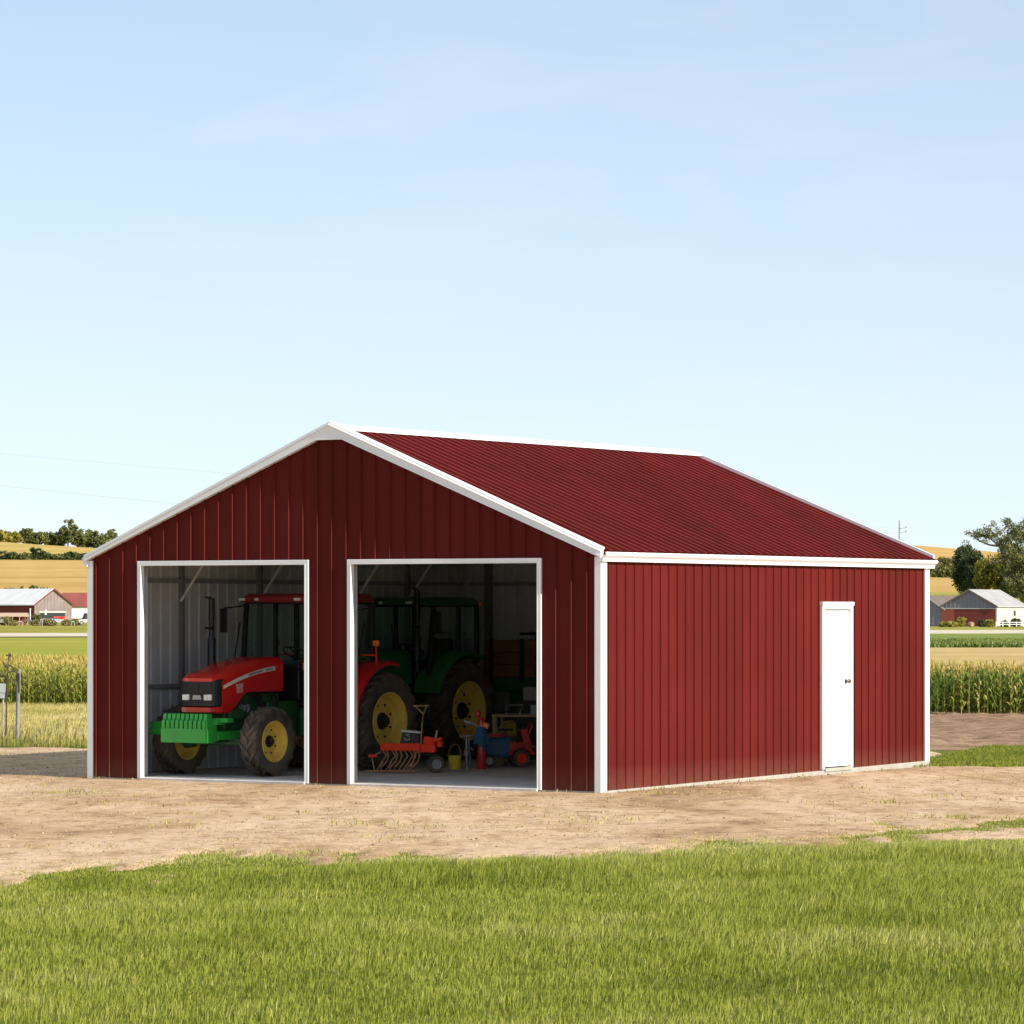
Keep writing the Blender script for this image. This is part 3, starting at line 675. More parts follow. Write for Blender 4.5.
BLKM = simple('black_frame', (0.015, 0.015, 0.017), 0.35, 0.2, var=0.2)
OILY = simple('oily_metal', (0.06, 0.055, 0.045), 0.45, 0.5, var=0.4, scale=9, dirt=(0.13, 0.09, 0.05), dirt_amt=0.3)
CREAM = simple('cream_decal', (0.72, 0.68, 0.58), 0.4, var=0.03)
PINKD = simple('faded_decal', (0.62, 0.30, 0.26), 0.4, var=0.2, scale=30)
CHROME = simple('lamp_reflector', (0.75, 0.75, 0.74), 0.12, 0.7, var=0.05)
LENS = simple('lamp_lens', (0.80, 0.79, 0.75), 0.08, 0.0, var=0.1, scale=40, coat=1)
AMBER = simple('amber_lens', (0.85, 0.24, 0.012), 0.25, var=0.05, coat=1)
TEAL = simple('cab_trim_blue', (0.05, 0.12, 0.14), 0.6)
RUST = simple('rusty_steel', (0.46, 0.235, 0.11), 0.75, 0.2, var=0.35, scale=14, bmp=0.3)
ORANGE = simple('orange_red_paint', (0.90, 0.050, 0.012), 0.45, var=0.08, spec=.25)
GREYM = simple('worn_grey_metal', (0.38, 0.38, 0.38), 0.4, 0.5, var=0.2)
def glass_mat(name, tint, f=0.82):
    m, nt, b, out = new_mat(name)
    t = N(nt, 'ShaderNodeBsdfTransparent'); t.inputs[0].default_value = (*tint, 1)
    g = N(nt, 'ShaderNodeBsdfGlossy'); g.inputs['Roughness'].default_value = 0.03; g.inputs[0].default_value = (.9, .95, .95, 1)
    lw = N(nt, 'ShaderNodeLayerWeight'); pw = N(nt, 'ShaderNodeMath', operation='POWER'); nt.links.new(lw.outputs['Facing'], pw.inputs[0]); pw.inputs[1].default_value = 3.0
    fr = N(nt, 'ShaderNodeMath', operation='MULTIPLY_ADD'); nt.links.new(pw.outputs[0], fr.inputs[0]); fr.inputs[1].default_value = .5; fr.inputs[2].default_value = .03
    mx = N(nt, 'ShaderNodeMixShader'); nt.links.new(fr.outputs[0], mx.inputs[0]); nt.links.new(t.outputs[0], mx.inputs[1]); nt.links.new(g.outputs[0], mx.inputs[2])
    nt.links.new(mx.outputs[0], out.inputs['Surface']); return m
GLASS = glass_mat('tinted_cab_glass', (0.84, 0.91, 0.90))
BLUEP = simple('blue_paint', (0.02, 0.10, 0.24), 0.5, var=0.2, dirt=(.10, .09, .07), dirt_amt=.3)
BLUEC = simple('blue_cloth', (0.030, 0.12, 0.22), 0.9, var=0.25, scale=12, bmp=0.5)
WOOD = simple('bench_wood', (0.42, 0.28, 0.12), 0.7, var=0.2, scale=4)
YPL = simple('yellow_bucket_paint', (0.80, 0.62, 0.05), 0.4, var=0.1, scale=8, dirt=(.3, .2, .05), dirt_amt=.15)
SKIN_N = 0

def wheel(par, x, y, side, r, w, rr, lugs, rim=None, name='wheel'):
    """rim disc is the wheel mesh; tyre and hub are its children"""
    rim = rim or YRIM; s = side
    m = MB(); P = [(w*.44, rr*1.0), (w*.47, rr*.985), (w*.46, rr*.93), (w*.30, rr*.90), (w*.26, rr*.82), (w*.10, rr*.80), (w*.02, rr*.72), (w*.04, rr*.40), (w*.09, rr*.34), (w*.09, rr*.0)]
    m.lathe([(s*a, b) for a, b in P], 40)
    m.lathe([(-s*a, b) for a, b in [(w*.44, rr), (w*.40, rr*.92), (-w*.02, rr*.75), (-w*.02, 0)]], 32)
    wo = m.build(name, rim, par, smooth=30); wo.location = (x, y, r)
    m = MB(); h = r - rr
    prof = [(-w*.43, rr*.99), (-w*.50, rr + h*.25), (-w*.52, rr + h*.55), (-w*.46, rr + h*.80), (-w*.30, rr + h*.80), (0, rr + h*.82), (w*.30, rr + h*.80), (w*.46, rr + h*.80), (w*.52, rr + h*.55), (w*.50, rr + h*.25), (w*.43, rr*.99)]
    m.lathe(prof, 56, closed=True)
    for k in range(lugs):
        for sg in (-1, 1):
            th = 2*math.pi*(k + (0.5 if sg > 0 else 0))/lugs; segs = 4; vs = []
            lw = 2*math.pi/lugs*.21
            for j in range(segs + 1):
                t = j/segs; yy = sg*w*(-.04 + .55*t); a0 = th + t*2*math.pi/lugs*.95*1.0 ; base = rr + h*(.74 if t < .8 else .60); top = r*(1.0 if t < .8 else .972)
                if j == segs: base = rr + h*.50; top = rr + h*.84
                for (rad_, da) in ((base, -lw), (top, -lw*.75), (top, lw*.75), (base, lw)):
                    vs.append((math.cos(a0 + da)*rad_, yy, math.sin(a0 + da)*rad_))
            m.loft([vs[4*j:4*j + 4] for j in range(segs + 1)])
    m.build('tyre', RUBBER, wo, smooth=30)
    m = MB(); m.lathe([(s*w*.085, rr*.30), (s*w*.115, rr*.29), (s*w*.125, rr*.16), (s*w*.34, rr*.13), (s*w*.36, rr*.09), (s*w*.37, 0)], 20)
    for k in range(8):
        a = 2*math.pi*k/8; m.tube((math.cos(a)*rr*.25, s*w*.10, math.sin(a)*rr*.25), (math.cos(a)*rr*.25, s*w*.19, math.sin(a)*rr*.25), rr*.035, n=6)
    m.build('hub', OILY, wo, smooth=30)
    m = MB(); m.tube((0, s*w*.03, 0), (0, s*w*.075, 0), rr*.045, n=8); b0 = m.build('wheel_bolt', OILY, wo, smooth=30)
    for k in range(8):
        a = 2*math.pi*(k + .5)/8; b_ = b0 if k == 0 else b0.copy()
        if k: col.objects.link(b_); b_.parent = wo
        b_.location = (math.cos(a)*rr*.58, 0, math.sin(a)*rr*.58)
    return wo

def rrect(y0, y1, z0, z1, x, rt, rb=0.02, n=5):
    """rounded section in the YZ plane at x, counter clockwise"""
    pts = []
    for (cy, cz, a0, r) in ((y1 - rt, z1 - rt, 0, rt), (y0 + rt, z1 - rt, 90, rt), (y0 + rb, z0 + rb, 180, rb), (y1 - rb, z0 + rb, 270, rb)):
        for k in range(n):
            a = rad(a0 + 90*k/(n - 1)); pts.append((x, cy + math.cos(a)*r, cz + math.sin(a)*r))
    return pts

def tractor(name, label, x, y, z, heading, P):
    t = empty(name, label, 'tractor', (x, y, z), heading)
    B, C, RM = P['body'], P['chassis'], P.get('rim', YRIM)
    wb, rf, rrw, tr, tf = P['wb'], P['rf'], P['rr'], P['track'], P['trackf']
    hx1, hx0 = P['hood']; hw = .355
    # wheels
    for s in (1, -1):
        wheel(t, 0, s*tr/2, s, rrw, .40, rrw*.605, 20, RM)
        wheel(t, wb, s*tf/2, s, rf, .28, rf*.60, 16, RM)
    # chassis: engine, gearbox, axles
    m = MB(); m.bb((hx0 - .1, -.20, .62), (hx1 - .35, .20, 1.12)); m.bb((-.30, -.24, .50), (hx0 + .2, .24, 1.0)); m.bb((hx0 - .2, -.15, .50), (wb + .15, .15, .70))
    m.tube((0, -tr/2 + .05, rrw), (0, tr/2 - .05, rrw), .13, n=16); m.bb((-.42, -.20, .45), (-.2, .20, .95))
    m.build('gearbox', P['gear'], t, bevel=.02)
    m = MB()
    rs = random.Random(4)
    for k in range(22):
        xx = rs.uniform(hx0, hx1 - .45); zz = rs.uniform(.68, 1.08); s = rs.choice((-1, 1)); d = rs.uniform(.05, .15)
        m.box((xx, s*.22, zz), (d, rs.uniform(.05, .13), rs.uniform(.04, .14)), (0, rs.uniform(-.3, .3), 0))
    m.build('engine', OILY, t, bevel=.006)
    for k in range(5):
        xx = rs.uniform(hx0 + .1, hx1 - .6); m = MB(); m.path([(xx, .27, .66), (xx + .1, .31, .8), (xx + .05, .30, .95), (xx + .2, .25, 1.1)], .013, 6); m.build('hose', BLK, t)
    m = MB(); m.tube((hx0 + .35, .20, .86), (hx0 + .35, .33, .86), .07, n=14); m.build('oil_filter', GREYM, t)
    m = MB(); m.tube((hx0 + .75, .20, .92), (hx0 + .75, .31, .92), .055, n=14); m.build('oil_filter', GREYM, t)
    m = MB(); m.bb((wb - .11, -tf/2 + .16, rf - .06), (wb + .11, tf/2 - .16, rf + .09)); m.bb((wb - .35, -.18, rf - .02), (hx1 + .10, .18, rf + .22))
    for s in (-1, 1):
        m.lathe([(s*(tf/2 - .24), .10), (s*(tf/2 - .12), .13), (s*(tf/2 - .08), .10)], 16, 'Y', (wb, 0, rf)); m.tube((wb + .16, 0, rf + .03), (wb + .14, s*(tf/2 - .18), rf + .02), .025)
        m.bb((wb - .06, s*(tf/2 - .24), rf - .1), (wb + .06, s*(tf/2 - .15), rf + .17))
    m.build('front_axle', P['gear'], t, bevel=.015)
    # side frame rail and steps in chassis colour
    m = MB()
    for s in (-1, 1): m.bb((hx0 - .05, s*.24, .78), (hx1 - .35, s*.29, .90))
    m.build('frame_rail', P['gear'], t, bevel=.01)
    # hood
    rz, fz = P['hoodz']; L = hx1 - hx0
    def top(u): return rz + (fz - rz)*(u**1.5) + .03*math.sin(u*math.pi)
    secs = []
    for k in range(9):
        u = k/8*.90; x_ = hx0 + u*L; zb = 1.14 - (1.14 - .86)*max(0, min(1, (u - .55)/.22))
        secs.append(rrect(-hw + .04*u, hw - .04*u, zb, top(u), x_, .12 + .02*u, .02))
    m = MB(); m.loft(secs)
    zt = top(.90); x9 = hx0 + .90*L; w9 = hw - .036
    m.loft([rrect(-w9 + .0, w9, zt - .075, zt, x9, .07, .02), rrect(-w9 + .02, w9 - .02, zt - .095, zt - .025, x9 + L*.05, .06, .015), rrect(-w9 + .06, w9 - .06, zt - .11, zt - .065, hx1, .02, .015)])
    m.loft([rrect(-w9, w9, .86, .955, x9 - .001, .02, .02), rrect(-w9 + .015, w9 - .015, .86, .95, x9 + L*.06, .02, .02), rrect(-w9 + .07, w9 - .07, .875, .94, hx1 + .03, .02, .02)])
    m.build('hood', B, t, smooth=35, bevel=.006)
    # grille wrapping the nose
    m = MB(); g0, g1 = .957, zt - .078
    m.loft([rrect(-w9 + .004, w9 - .004, g0, g1, x9 - .12, .015, .015), rrect(-w9 + .006, w9 - .006, g0, g1, x9 + L*.045, .015, .015), rrect(-w9 + .05, w9 - .05, g0, g1 - .02, hx1 - .015, .015, .015)])
    gm = m.build('grille', BLK, t, bevel=.004)
    m = MB()
    for k in range(5): m.bb((hx1 - .03, -w9 + .075, g1 - .045 - .028*k), (hx1 + .002, w9 - .075, g1 - .035 - .028*k))
    for zz in (g0 + .055, g0 + .185): m.bb((hx1 - .03, -w9 + .055, zz), (hx1 + .012, w9 - .055, zz + .012))
    m.bb((hx1 - .03, -.010, g0 + .02), (hx1 - .005, .01, g1 - .06)); m.build('slats', BLKM, gm)
    for (a, b) in ((-w9 + .065, -w9 + .185), (w9 - .20, w9 - .065)):
        m = MB(); m.bb((hx1 - .04, a, g0 + .075), (hx1 + .016, b, g0 + .165)); h_ = m.build('headlight', CHROME, t, bevel=.012)
        m = MB(); m.bb((hx1 + .017, a + .01, g0 + .085), (hx1 + .022, (a + b)/2 - .006, g0 + .155)); m.bb((hx1 + .017, (a + b)/2 + .006, g0 + .085), (hx1 + .022, b - .01, g0 + .155)); m.build('lens', LENS, h_)
    m = MB(); m.prism([(-.075, g0 + .09), (.075, g0 + .09), (.062, g0 + .15), (-.062, g0 + .15)], hx1 - .03, hx1 + .014, 'YZ'); m.prism([(-.04, g0 + .105), (.04, g0 + .105), (.03, g0 + .135), (-.03, g0 + .135)], hx1 + .014, hx1 + .018, 'YZ'); m.build('nose_badge', GREYM, t)
    if P.get('decal'):
        for s in (1, -1):
            m = MB(); n = 12
            for k in range(n):
                u0, u1 = .12 + .78*k/n*.98, .12 + .78*(k + 1)/n*.98
                q = []
                for u in (u0, u1):
                    zc = top(u) - .155 - .045*u; hh = .022 + .008*(1 - u); yy = (hw - .04*u) + .004; q.append((hx0 + u*L, s*yy, zc - hh)); q.append((hx0 + u*L, s*yy, zc + hh))
                m.add([q[0], q[2], q[3], q[1], *[(a, b - s*.01, c) for a, b, c in (q[0], q[2], q[3], q[1])]], [(0,1,2,3),(7,6,5,4),(0,4,5,1),(1,5,6,2),(2,6,7,3),(3,7,4,0)])
            st = m.build('stripe', CREAM, t)
            m = MB(); u = .16                                   # small worn lettering along the stripe
            rl = random.Random(9)
            while u < .52:
                wl = rl.uniform(.006, .012); zc = top(u) - .155 - .045*u; yy = (hw - .04*u) + .005
                if not .27 < u < .31: m.bb((hx0 + u*L, s*yy, zc - .012), (hx0 + (u + wl)*L, s*(yy + .002), zc + .012))
                u += wl + .007
            m.build('lettering', BLK, st)
            m = MB(); u = .60; zc = top(u) - .33; yy = hw - .04*u + .004
            m.prism([(hx0 + u*L, zc - .05), (hx0 + (u + .085)*L, zc - .07), (hx0 + (u + .10)*L, zc + .055), (hx0 + (u + .0)*L, zc + .07)], s*yy, s*(yy - .012)); m.build('side_decal', PINKD, t)
    # front weights
    if P.get('weights'):
        m = MB(); m.bb((hx1 - .08, -.42, .71), (hx1 + .10, .42, .785)); m.build('weight_carrier', C, t, bevel=.008)
        for k in range(10):
            yy = -.40 + .078*k; m = MB()
            m.prism([(hx1 + .02, .48), (hx1 + .26, .48), (hx1 + .28, .52), (hx1 + .28, .76), (hx1 + .25, .79), (hx1 + .24, .86), (hx1 + .13, .86), (hx1 + .12, .79), (hx1 + .02, .79)], yy, yy + .058)
            m.build('front_weight', C, t, smooth=0, bevel=.008)
        m = MB(); m.bb((hx1 + .10, -.405, .465), (hx1 + .292, .375, .66)); m.build('weight_plate', C, t, bevel=.008)
        m = MB(); m.bb((hx1 + .02, -.75, .56), (hx1 + .10, -.43, .74)); m.bb((hx1 - .3, -.52, .60), (hx1 + .04, -.46, .66)); m.build('side_bracket', C, t, bevel=.01)
        m = MB(); m.bb((hx1 - .55, .30, .50), (hx1 + .0, .36, .62)); m.bb((hx1 - .1, .30, .74), (hx1 + .04, .55, .80)); m.build('side_bracket', C, t, bevel=.01)
    # exhaust
    ex, ey = P['exhaust']; ez = P['exz']
    m = MB(); m.lathe([(1.35, .0), (1.35, .035), (1.48, .038), (1.50, .058), (1.86, .058), (1.90, .042), (2.12, .040), (2.14, .046), (ez - .02, .044), (ez, .05), (ez, 0)], 16, 'Z', (ex, ey, 0)); m.box((ex + .045, ey, ez + .012), (.12, .09, .012), (0, -.3, 0))
    m.box((ex + .05, ey, 2.02), (.10, .09, .035), None); m.build('exhaust', BLKM, t, smooth=40)
    # cab
    c0, c1 = P['cab']; cw = P['cabw']; ct = P['cabz']
    m = MB(); fw = cw - .06
    m.bb((c0 + .02, -fw, .92), (c1 - .10, fw, 1.12)); m.bb((c1 - .38, -hw, 1.0), (c1 + .02, hw, 1.52)); m.build('cab_floor', BLK, t, bevel=.02)
    m = MB(); tw = cw - .05
    A0, A1 = (c1, 1.12), (c1 - .12, ct - .10); Bq = (c0 + (c1 - c0)*.40); C0, C1 = (c0, 1.45), (c0 + .06, ct - .10)
    for s in (-1, 1):
        m.box(((A0[0] + A1[0])/2, s*(cw + tw)/2, (A0[1] + A1[1])/2), (.07, .055, math.hypot(A1[0] - A0[0], A1[1] - A0[1])), (0, math.atan2(A1[0] - A0[0], A1[1] - A0[1]), 0))
        m.box((Bq, s*(cw + tw)/2, (1.12 + ct - .10)/2), (.065, .055, ct - .10 - 1.12)); m.box(((C0[0] + C1[0])/2, s*(cw + tw)/2, (1.45 + ct - .1)/2), (.07, .055, ct - .1 - 1.45))
        m.path([(c1 + .0, s*cw, 1.14), (c1 - .15, s*(cw + .01), 1.10), (Bq + .2, s*(cw + .01), 1.02), (Bq, s*cw, 1.14)], .028)
    m.bb((c0 + .0, -tw, 1.40), (c0 + .06, tw, 1.48)); m.bb((c1 - .03, -cw, 1.42 if P.get('weights') else 1.4), (c1 + .03, cw, 1.47)); m.bb((c0 + .02, -tw, ct - .15), (c1 - .08, tw, ct - .09)); 
    m.build('cab_frame', BLKM, t, bevel=.008)
    m = MB(); e = .012
    for s in (-1, 1):
        m.prism([(c1 - .05, 1.14), (c1 - .15, ct - .15), (Bq + .04, ct - .15), (Bq + .04, 1.10)], s*(cw - .03), s*(cw - .024)); m.prism([(Bq - .04, 1.48), (Bq - .04, ct - .15), (c0 + .09, ct - .15), (c0 + .05, 1.48)], s*(cw - .03), s*(cw - .024))
    m.add([(c1 - .02, -cw + .06, 1.47), (c1 - .02, cw - .06, 1.47), (c1 - .13, tw - .05, ct - .15), (c1 - .13, -tw + .05, ct - .15)], [(0,1,2,3)]); m.add([(c0 + .03, -cw + .06, 1.48), (c0 + .03, cw - .06, 1.48), (c0 + .06, tw - .05, ct - .15), (c0 + .06, -tw + .05, ct - .15)], [(0,1,2,3)])
    m.build('window', GLASS, t, smooth=0)
    rz_ = lambda x_, z0, z1, w_: [(x_, -w_, z0), (x_, -w_*1.0, z0 + .05), (x_, -w_*.86, z1), (x_, w_*.86, z1), (x_, w_, z0 + .05), (x_, w_, z0)]
    m = MB(); m.loft([rz_(c0 - .06, ct - .12, ct - .02, cw*.92), rz_(c0 + .06, ct - .13, ct, cw + .03), rz_(c1 - .10, ct - .13, ct, cw + .03), rz_(c1 + .06, ct - .12, ct - .035, cw*.94)]); rf_ = m.build('cab_roof', B if not P.get('roofmat') else P['roofmat'], t, smooth=30, bevel=.015)
    for yy in (-cw + .08, -cw + .34, cw - .34):
        m = MB(); m.box((c1 + .065, yy, ct - .082), (.03, .11 if yy != -cw + .34 else .06, .038)); m.build('work_light', LENS, rf_, bevel=.006)
    if P.get('roof_amber'):
        m = MB(); m.box((c0 + .0, cw + .01, ct - .10), (.07, .07, .06)); m.build('marker_lamp', AMBER, rf_, bevel=.01)
    # inside the cab
    m = MB(); sx = c0 + .38; m.box((sx, 0, 1.30), (.42, .44, .12)); m.box((sx - .2, 0, 1.58), (.12, .42, .50), (0, -.12, 0)); m.bb((sx - .15, -.15, 1.1), (sx + .15, .15, 1.26)); m.build('seat', BLK, t, bevel=.03)
    m = MB(); R = Matrix.Rotation(rad(-28), 4, 'Y'); m.M = Matrix.Translation((c1 - .38, 0, 1.66)) @ R; m.lathe([(.013*math.cos(a), .19 + .013*math.sin(a)) for a in [i*math.pi/3 for i in range(6)]], 24, 'Z', closed=True)
    for a in (0, 2.1, 4.2): m.tube((0, 0, -.02), (math.cos(a)*.19, math.sin(a)*.19, 0), .010, n=6)
    m.M = Matrix.Identity(4); m.tube((c1 - .37, 0, 1.65), (c1 - .20, 0, 1.30), .025); m.build('steering_wheel', BLK, t)
    m = MB(); m.box((c1 - .16, 0, 1.47), (.20, .42, .14), (0, .3, 0)); m.build('console', TEAL, t, bevel=.02)
    m = MB(); m.bb((c0 + .15, cw - .22, 1.12), (c0 + .75, cw - .10, 1.42)); m.build('side_console', TEAL, t, bevel=.02)
    # mirror, wiper, handles, indicators
    for s in (-1, 1):
        m = MB(); mz = ct - .25; m.path([(c1 - .08, s*cw, ct - .17), (c1 + .10, s*(cw + .12), mz + .05), (c1 + .11, s*(cw + .20), mz + .05)], .011, 6); m.build('mirror_arm', BLKM, t)
        m = MB(); m.box((c1 + .11, s*(cw + .21), mz - .13), (.03, .12, .34)); m.build('mirror', BLK, t, bevel=.01)
    m = MB(); m.path([(c1 - .02, .0, 1.50), (c1 - .05, -.10, 1.7), (c1 - .09, -.16, 2.05)], .009, 6); m.build('wiper', BLKM, t); m = MB(); m.path([(c1 + .06, -cw - .02, 1.20), (c1 + .09, -cw - .03, 1.6), (c1 - .02, -cw - .02, 2.1)], .012, 6); m.build('grab_rail', BLKM, t)
    if P.get('weights'):
        m = MB(); m.tube((c1 + .02, cw - .18, 1.38), (c1 + .10, cw - .14, 1.42), .014); m.box((c1 + .12, cw - .13, 1.48), (.05, .12, .12)); m.build('indicator', AMBER, t, bevel=.02)
        m = MB(); m.path([(c1 + .05, cw + .02, .88), (c1 + .07, cw + .05, 1.1), (c1 + .03, cw + .03, 1.38)], .012, 6); m.build('grab_handle', GREYM, t)
    # fenders over the rear wheels
    for s in (-1, 1):
        m = MB(); Ro = rrw + .17; n = 14; a0, a1 = P['fend']; ar = [rad(a0 + (a1 - a0)*k/n) for k in range(n + 1)]
        yi, yo = s*(tr/2 - .26), s*(tr/2 + .20)
        secs = []
        for a in ar:
            c, d = math.cos(a), math.sin(a)
            secs.append([(c*Ro, yi, rrw + d*Ro), (c*Ro, yo - s*.05, rrw + d*Ro), (c*(Ro - .02), yo, rrw + d*(Ro - .02)), (c*(Ro - .07), yo, rrw + d*(Ro - .07)), (c*(Ro - .07), yo - s*.02, rrw + d*(Ro - .07)), (c*(Ro - .035), yo - s*.05, rrw + d*(Ro - .035)), (c*(Ro - .035), yi, rrw + d*(Ro - .035))])
        m.loft(secs)
        inner_ = [(math.cos(a)*(Ro - .04), rrw + math.sin(a)*(Ro - .04)) for a in ar] + [(-.2, .95), (.5, .95)]
        fo = m.build('fender', P.get('fendmat', B), t, smooth=40)
        m = MB(); m.prism(inner_, yi, yi + s*.02); m.build('inner_panel', BLK, fo, smooth=0)
        if P.get('weights'):
            m = MB(); m.tube((.28, yo - s*.06, rrw + Ro - .05), (.28, yo - s*.06, rrw + Ro + .20), .012); m.tube((.28, yo - s*.06, rrw + Ro + .08), (.28, yo - s*.34, rrw + Ro + .08), .012); m.build('lamp_bracket', ORANGE, t)
            m = MB(); m.box((.28, yo - s*.06, rrw + Ro + .25), (.07, .10, .09)); m.build('indicator', AMBER, t, bevel=.02)
    # tank and steps, near and far side
    for s in (1, -1):
        m = MB(); m.bb((c1 - .58, s*.30, .50), (c1 - .02, s*(cw - .02), .90)); m.build('fuel_tank', P['gear'], t, bevel=.04)
        m = MB()
        for k, zz in enumerate((.36, .62, .86)): m.bb((c1 - .48, s*(cw - .01), zz), (c1 - .10, s*(cw + .16), zz + .03))
        for xx in (c1 - .49, c1 - .09): m.bb((xx - .012, s*(cw + .0), .36), (xx + .012, s*(cw + .03), .95))
        m.build('step', BLKM, t)
    m = MB()
    for s in (-1, 1): m.tube((-.35, s*.22, .60), (-.95, s*.38, .48), .03); m.tube((-.35, s*.2, 1.0), (-.6, s*.28, 1.02), .025); m.tube((-.6, s*.28, 1.02), (-.8, s*.34, .52), .018)
    m.tube((-.95, -.42, .48), (-.95, .42, .48), .022); m.build('rear_linkage', OILY, t)
    return t
RP = dict(body=TRED, chassis=TGREEN, gear=DGREEN, wb=2.62, rf=.475, rr=.69, track=1.50, trackf=1.52, hood=(3.20, 1.74), hoodz=(1.62, 1.355), weights=True, decal=True,
          exhaust=(2.55, -.27), exz=2.42, roofmat=ROOFR, cab=(.05, 1.36), cabw=.70, cabz=2.50, fend=(5, 104))
hx, hy = -.56, -.83; hl = math.hypot(hx, hy)
tractor('tractor', 'red tractor with green front weights and yellow rims parked in the left bay', -2.50, 54.45, .042, math.atan2(hy, hx), RP)
MGREEN = simple('shaded_green', (0.020, 0.15, 0.032), 0.45, var=0.1, scale=3)  # tractor green darkened in the colour for the shade deep in the barn
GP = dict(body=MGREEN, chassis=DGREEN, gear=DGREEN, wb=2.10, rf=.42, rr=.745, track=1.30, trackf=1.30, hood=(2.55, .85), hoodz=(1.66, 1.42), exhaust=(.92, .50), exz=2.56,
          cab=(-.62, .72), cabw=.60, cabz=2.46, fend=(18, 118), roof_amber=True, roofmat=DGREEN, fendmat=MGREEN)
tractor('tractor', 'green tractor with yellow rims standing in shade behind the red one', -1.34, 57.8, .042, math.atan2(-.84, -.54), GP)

# ================================================================ THINGS ON THE BARN FLOOR
FZ = .042
def W_(px, Y): return at(px, Y)
ry = math.atan2(-.518, .8554)
# tined cultivator
def smallwheel(par, p, r, w, axis_rot, rim=GREYM):
    m = MB(); m.lathe([(-w/2, r*.6), (-w/2, r*.92), (-w*.3, r), (w*.3, r), (w/2, r*.92), (w/2, r*.6)], 24, 'Y', closed=True); wo = m.build('wheel', RUBBER, par); wo.location = p; wo.rotation_euler = (0, 0, axis_rot)
    m = MB()
    for s in (1, -1): m.lathe([(s*w*.46, r*.62), (s*w*.40, r*.55), (s*w*.2, r*.5), (s*w*.2, r*.2), (s*w*.5, r*.18), (s*w*.5, 0)], 20)
    m.build('rim', rim, wo); return wo
cu = empty('cultivator', 'orange-red tined cultivator with rusty tines and T handle in the right bay', 'cultivator', (W_(398, 53.0), 53.0, FZ), rad(-8)); cu.scale = (.8, .8, .8)
m = MB(); m.bb((-.30, -.05, .40), (.40, .06, .50)); m.bb((-.30, -.07, .385), (.40, -.05, .515)); m.build('tool_bar', ORANGE, cu, bevel=.01)
m = MB(); m.bb((.30, -.02, .35), (.66, .20, .50)); m.box((.55, .10, .55), (.22, .16, .14), (0, .2, 0)); m.tube((.60, .0, .54), (.78, -.02, .60), .035); m.box((.74, .02, .50), (.10, .14, .10)); m.build('gear_housing', ORANGE, cu, bevel=.02)
m = MB(); m.tube((.66, .02, .58), (.69, .0, .74), .02); m.build('filler_neck', GREYM, cu)
m = MB(); m.loft([[(.02, .06, .50), (.38, .06, .50), (.38, .34, .50), (.02, .34, .50)], [(.06, .10, .71), (.36, .10, .68), (.36, .30, .68), (.06, .30, .71)]]); m.build('engine_cover', BLK, cu, bevel=.015)
m = MB(); m.loft([[(.03, .07, .71), (.39, .07, .68), (.39, .33, .68), (.03, .33, .71)], [(.05, .09, .745), (.37, .09, .715), (.37, .31, .715), (.05, .31, .745)]]); m.path([(.10, .055, .60), (.14, .05, .56), (.20, .05, .58), (.19, .05, .63), (.12, .05, .66), (.2, .05, .67)], .008, 6); m.build('cover_lid', CREAM, cu, bevel=.01)
for k in range(9):
    x = -.28 + .078*k; rk = random.Random(k)
    m = MB(); q = rk.uniform(-.03, .03); m.path([(x, 0, .40), (x + .06 + q, -.03, .30), (x + .02, -.06, .20), (x - .06 + q, -.07, .10), (x - .09, -.05, .035)], [.016, .017, .017, .015, .011], 7); m.build('tine', RUST, cu)
m = MB(); m.tube((-.56, -.10, .03), (.32, -.16, .03), .016); m.tube((-.38, .05, .03), (.30, -.02, .03), .013); m.tube((-.56, -.10, .03), (-.38, .05, .03), .012); m.tube((.30, -.02, .03), (.32, -.16, .03), .014)
m.tube((-.30, .02, .36), (-.46, -.02, .28), .014); m.tube((-.46, -.02, .28), (-.40, -.06, .02), .013); m.tube((.34, 0, .40), (.22, -.10, .03), .013); m.build('drag_frame', RUST, cu)
m = MB(); m.box((-.44, -.02, .29), (.16, .06, .05)); m.build('skid_bracket', ORANGE, cu, bevel=.008)
m = MB(); m.path([(.40, .02, .46), (.42, .04, .85), (.44, .04, 1.02), (.30, .04, 1.16)], .014, 7); m.tube((.44, .04, 1.02), (.50, .04, 1.16), .012); m.tube((.26, .04, 1.16), (.54, .04, 1.17), .015); m.build('handle', RUST, cu)
smallwheel(cu, (.66, .02, .15), .15, .10, .5); smallwheel(cu, (.60, .42, .15), .15, .10, .5)
# yellow bucket
bk = empty('bucket', 'yellow metal bucket with raised wire handle beside the cultivator', 'bucket', (W_(454.8, 54.1), 54.1, FZ), .3)
m = MB(); m.lathe([(0, 0), (0, .075), (.005, .078), (.18, .092), (.185, .098), (.195, .098), (.195, .089), (.18, .086), (.012, .072), (.012, 0)], 28, 'Z'); m.build('bucket_body', YPL, bk, smooth=40)
m = MB(); m.path([(-.093, 0, .175), (-.085, .0, .26), (-.055, 0, .33), (0, 0, .355), (.055, 0, .34), (.085, 0, .26), (.093, 0, .175)], .006, 6); m.build('bucket_handle', RUST, bk)
# grey pump stand
ps = empty('pump_stand', 'small grey metal pump on a thin stand between the bucket and the canister', 'pump', (W_(466.5, 54.3), 54.3, FZ), .1)
m = MB(); m.lathe([(0, .06), (.02, .06), (.03, .02), (.18, .02), (.19, .045), (.26, .045), (.28, .018), (.46, .015), (.46, 0)], 16, 'Z'); m.build('pump_body', GREYM, ps, smooth=40)
m = MB(); m.tube((-.10, 0, .46), (.09, 0, .475), .013); m.tube((.03, .02, .44), (.06, .02, .04), .011); m.tube((.06, .02, .30), (.10, .02, .26), .012); m.build('pump_handle', GREYM, ps)
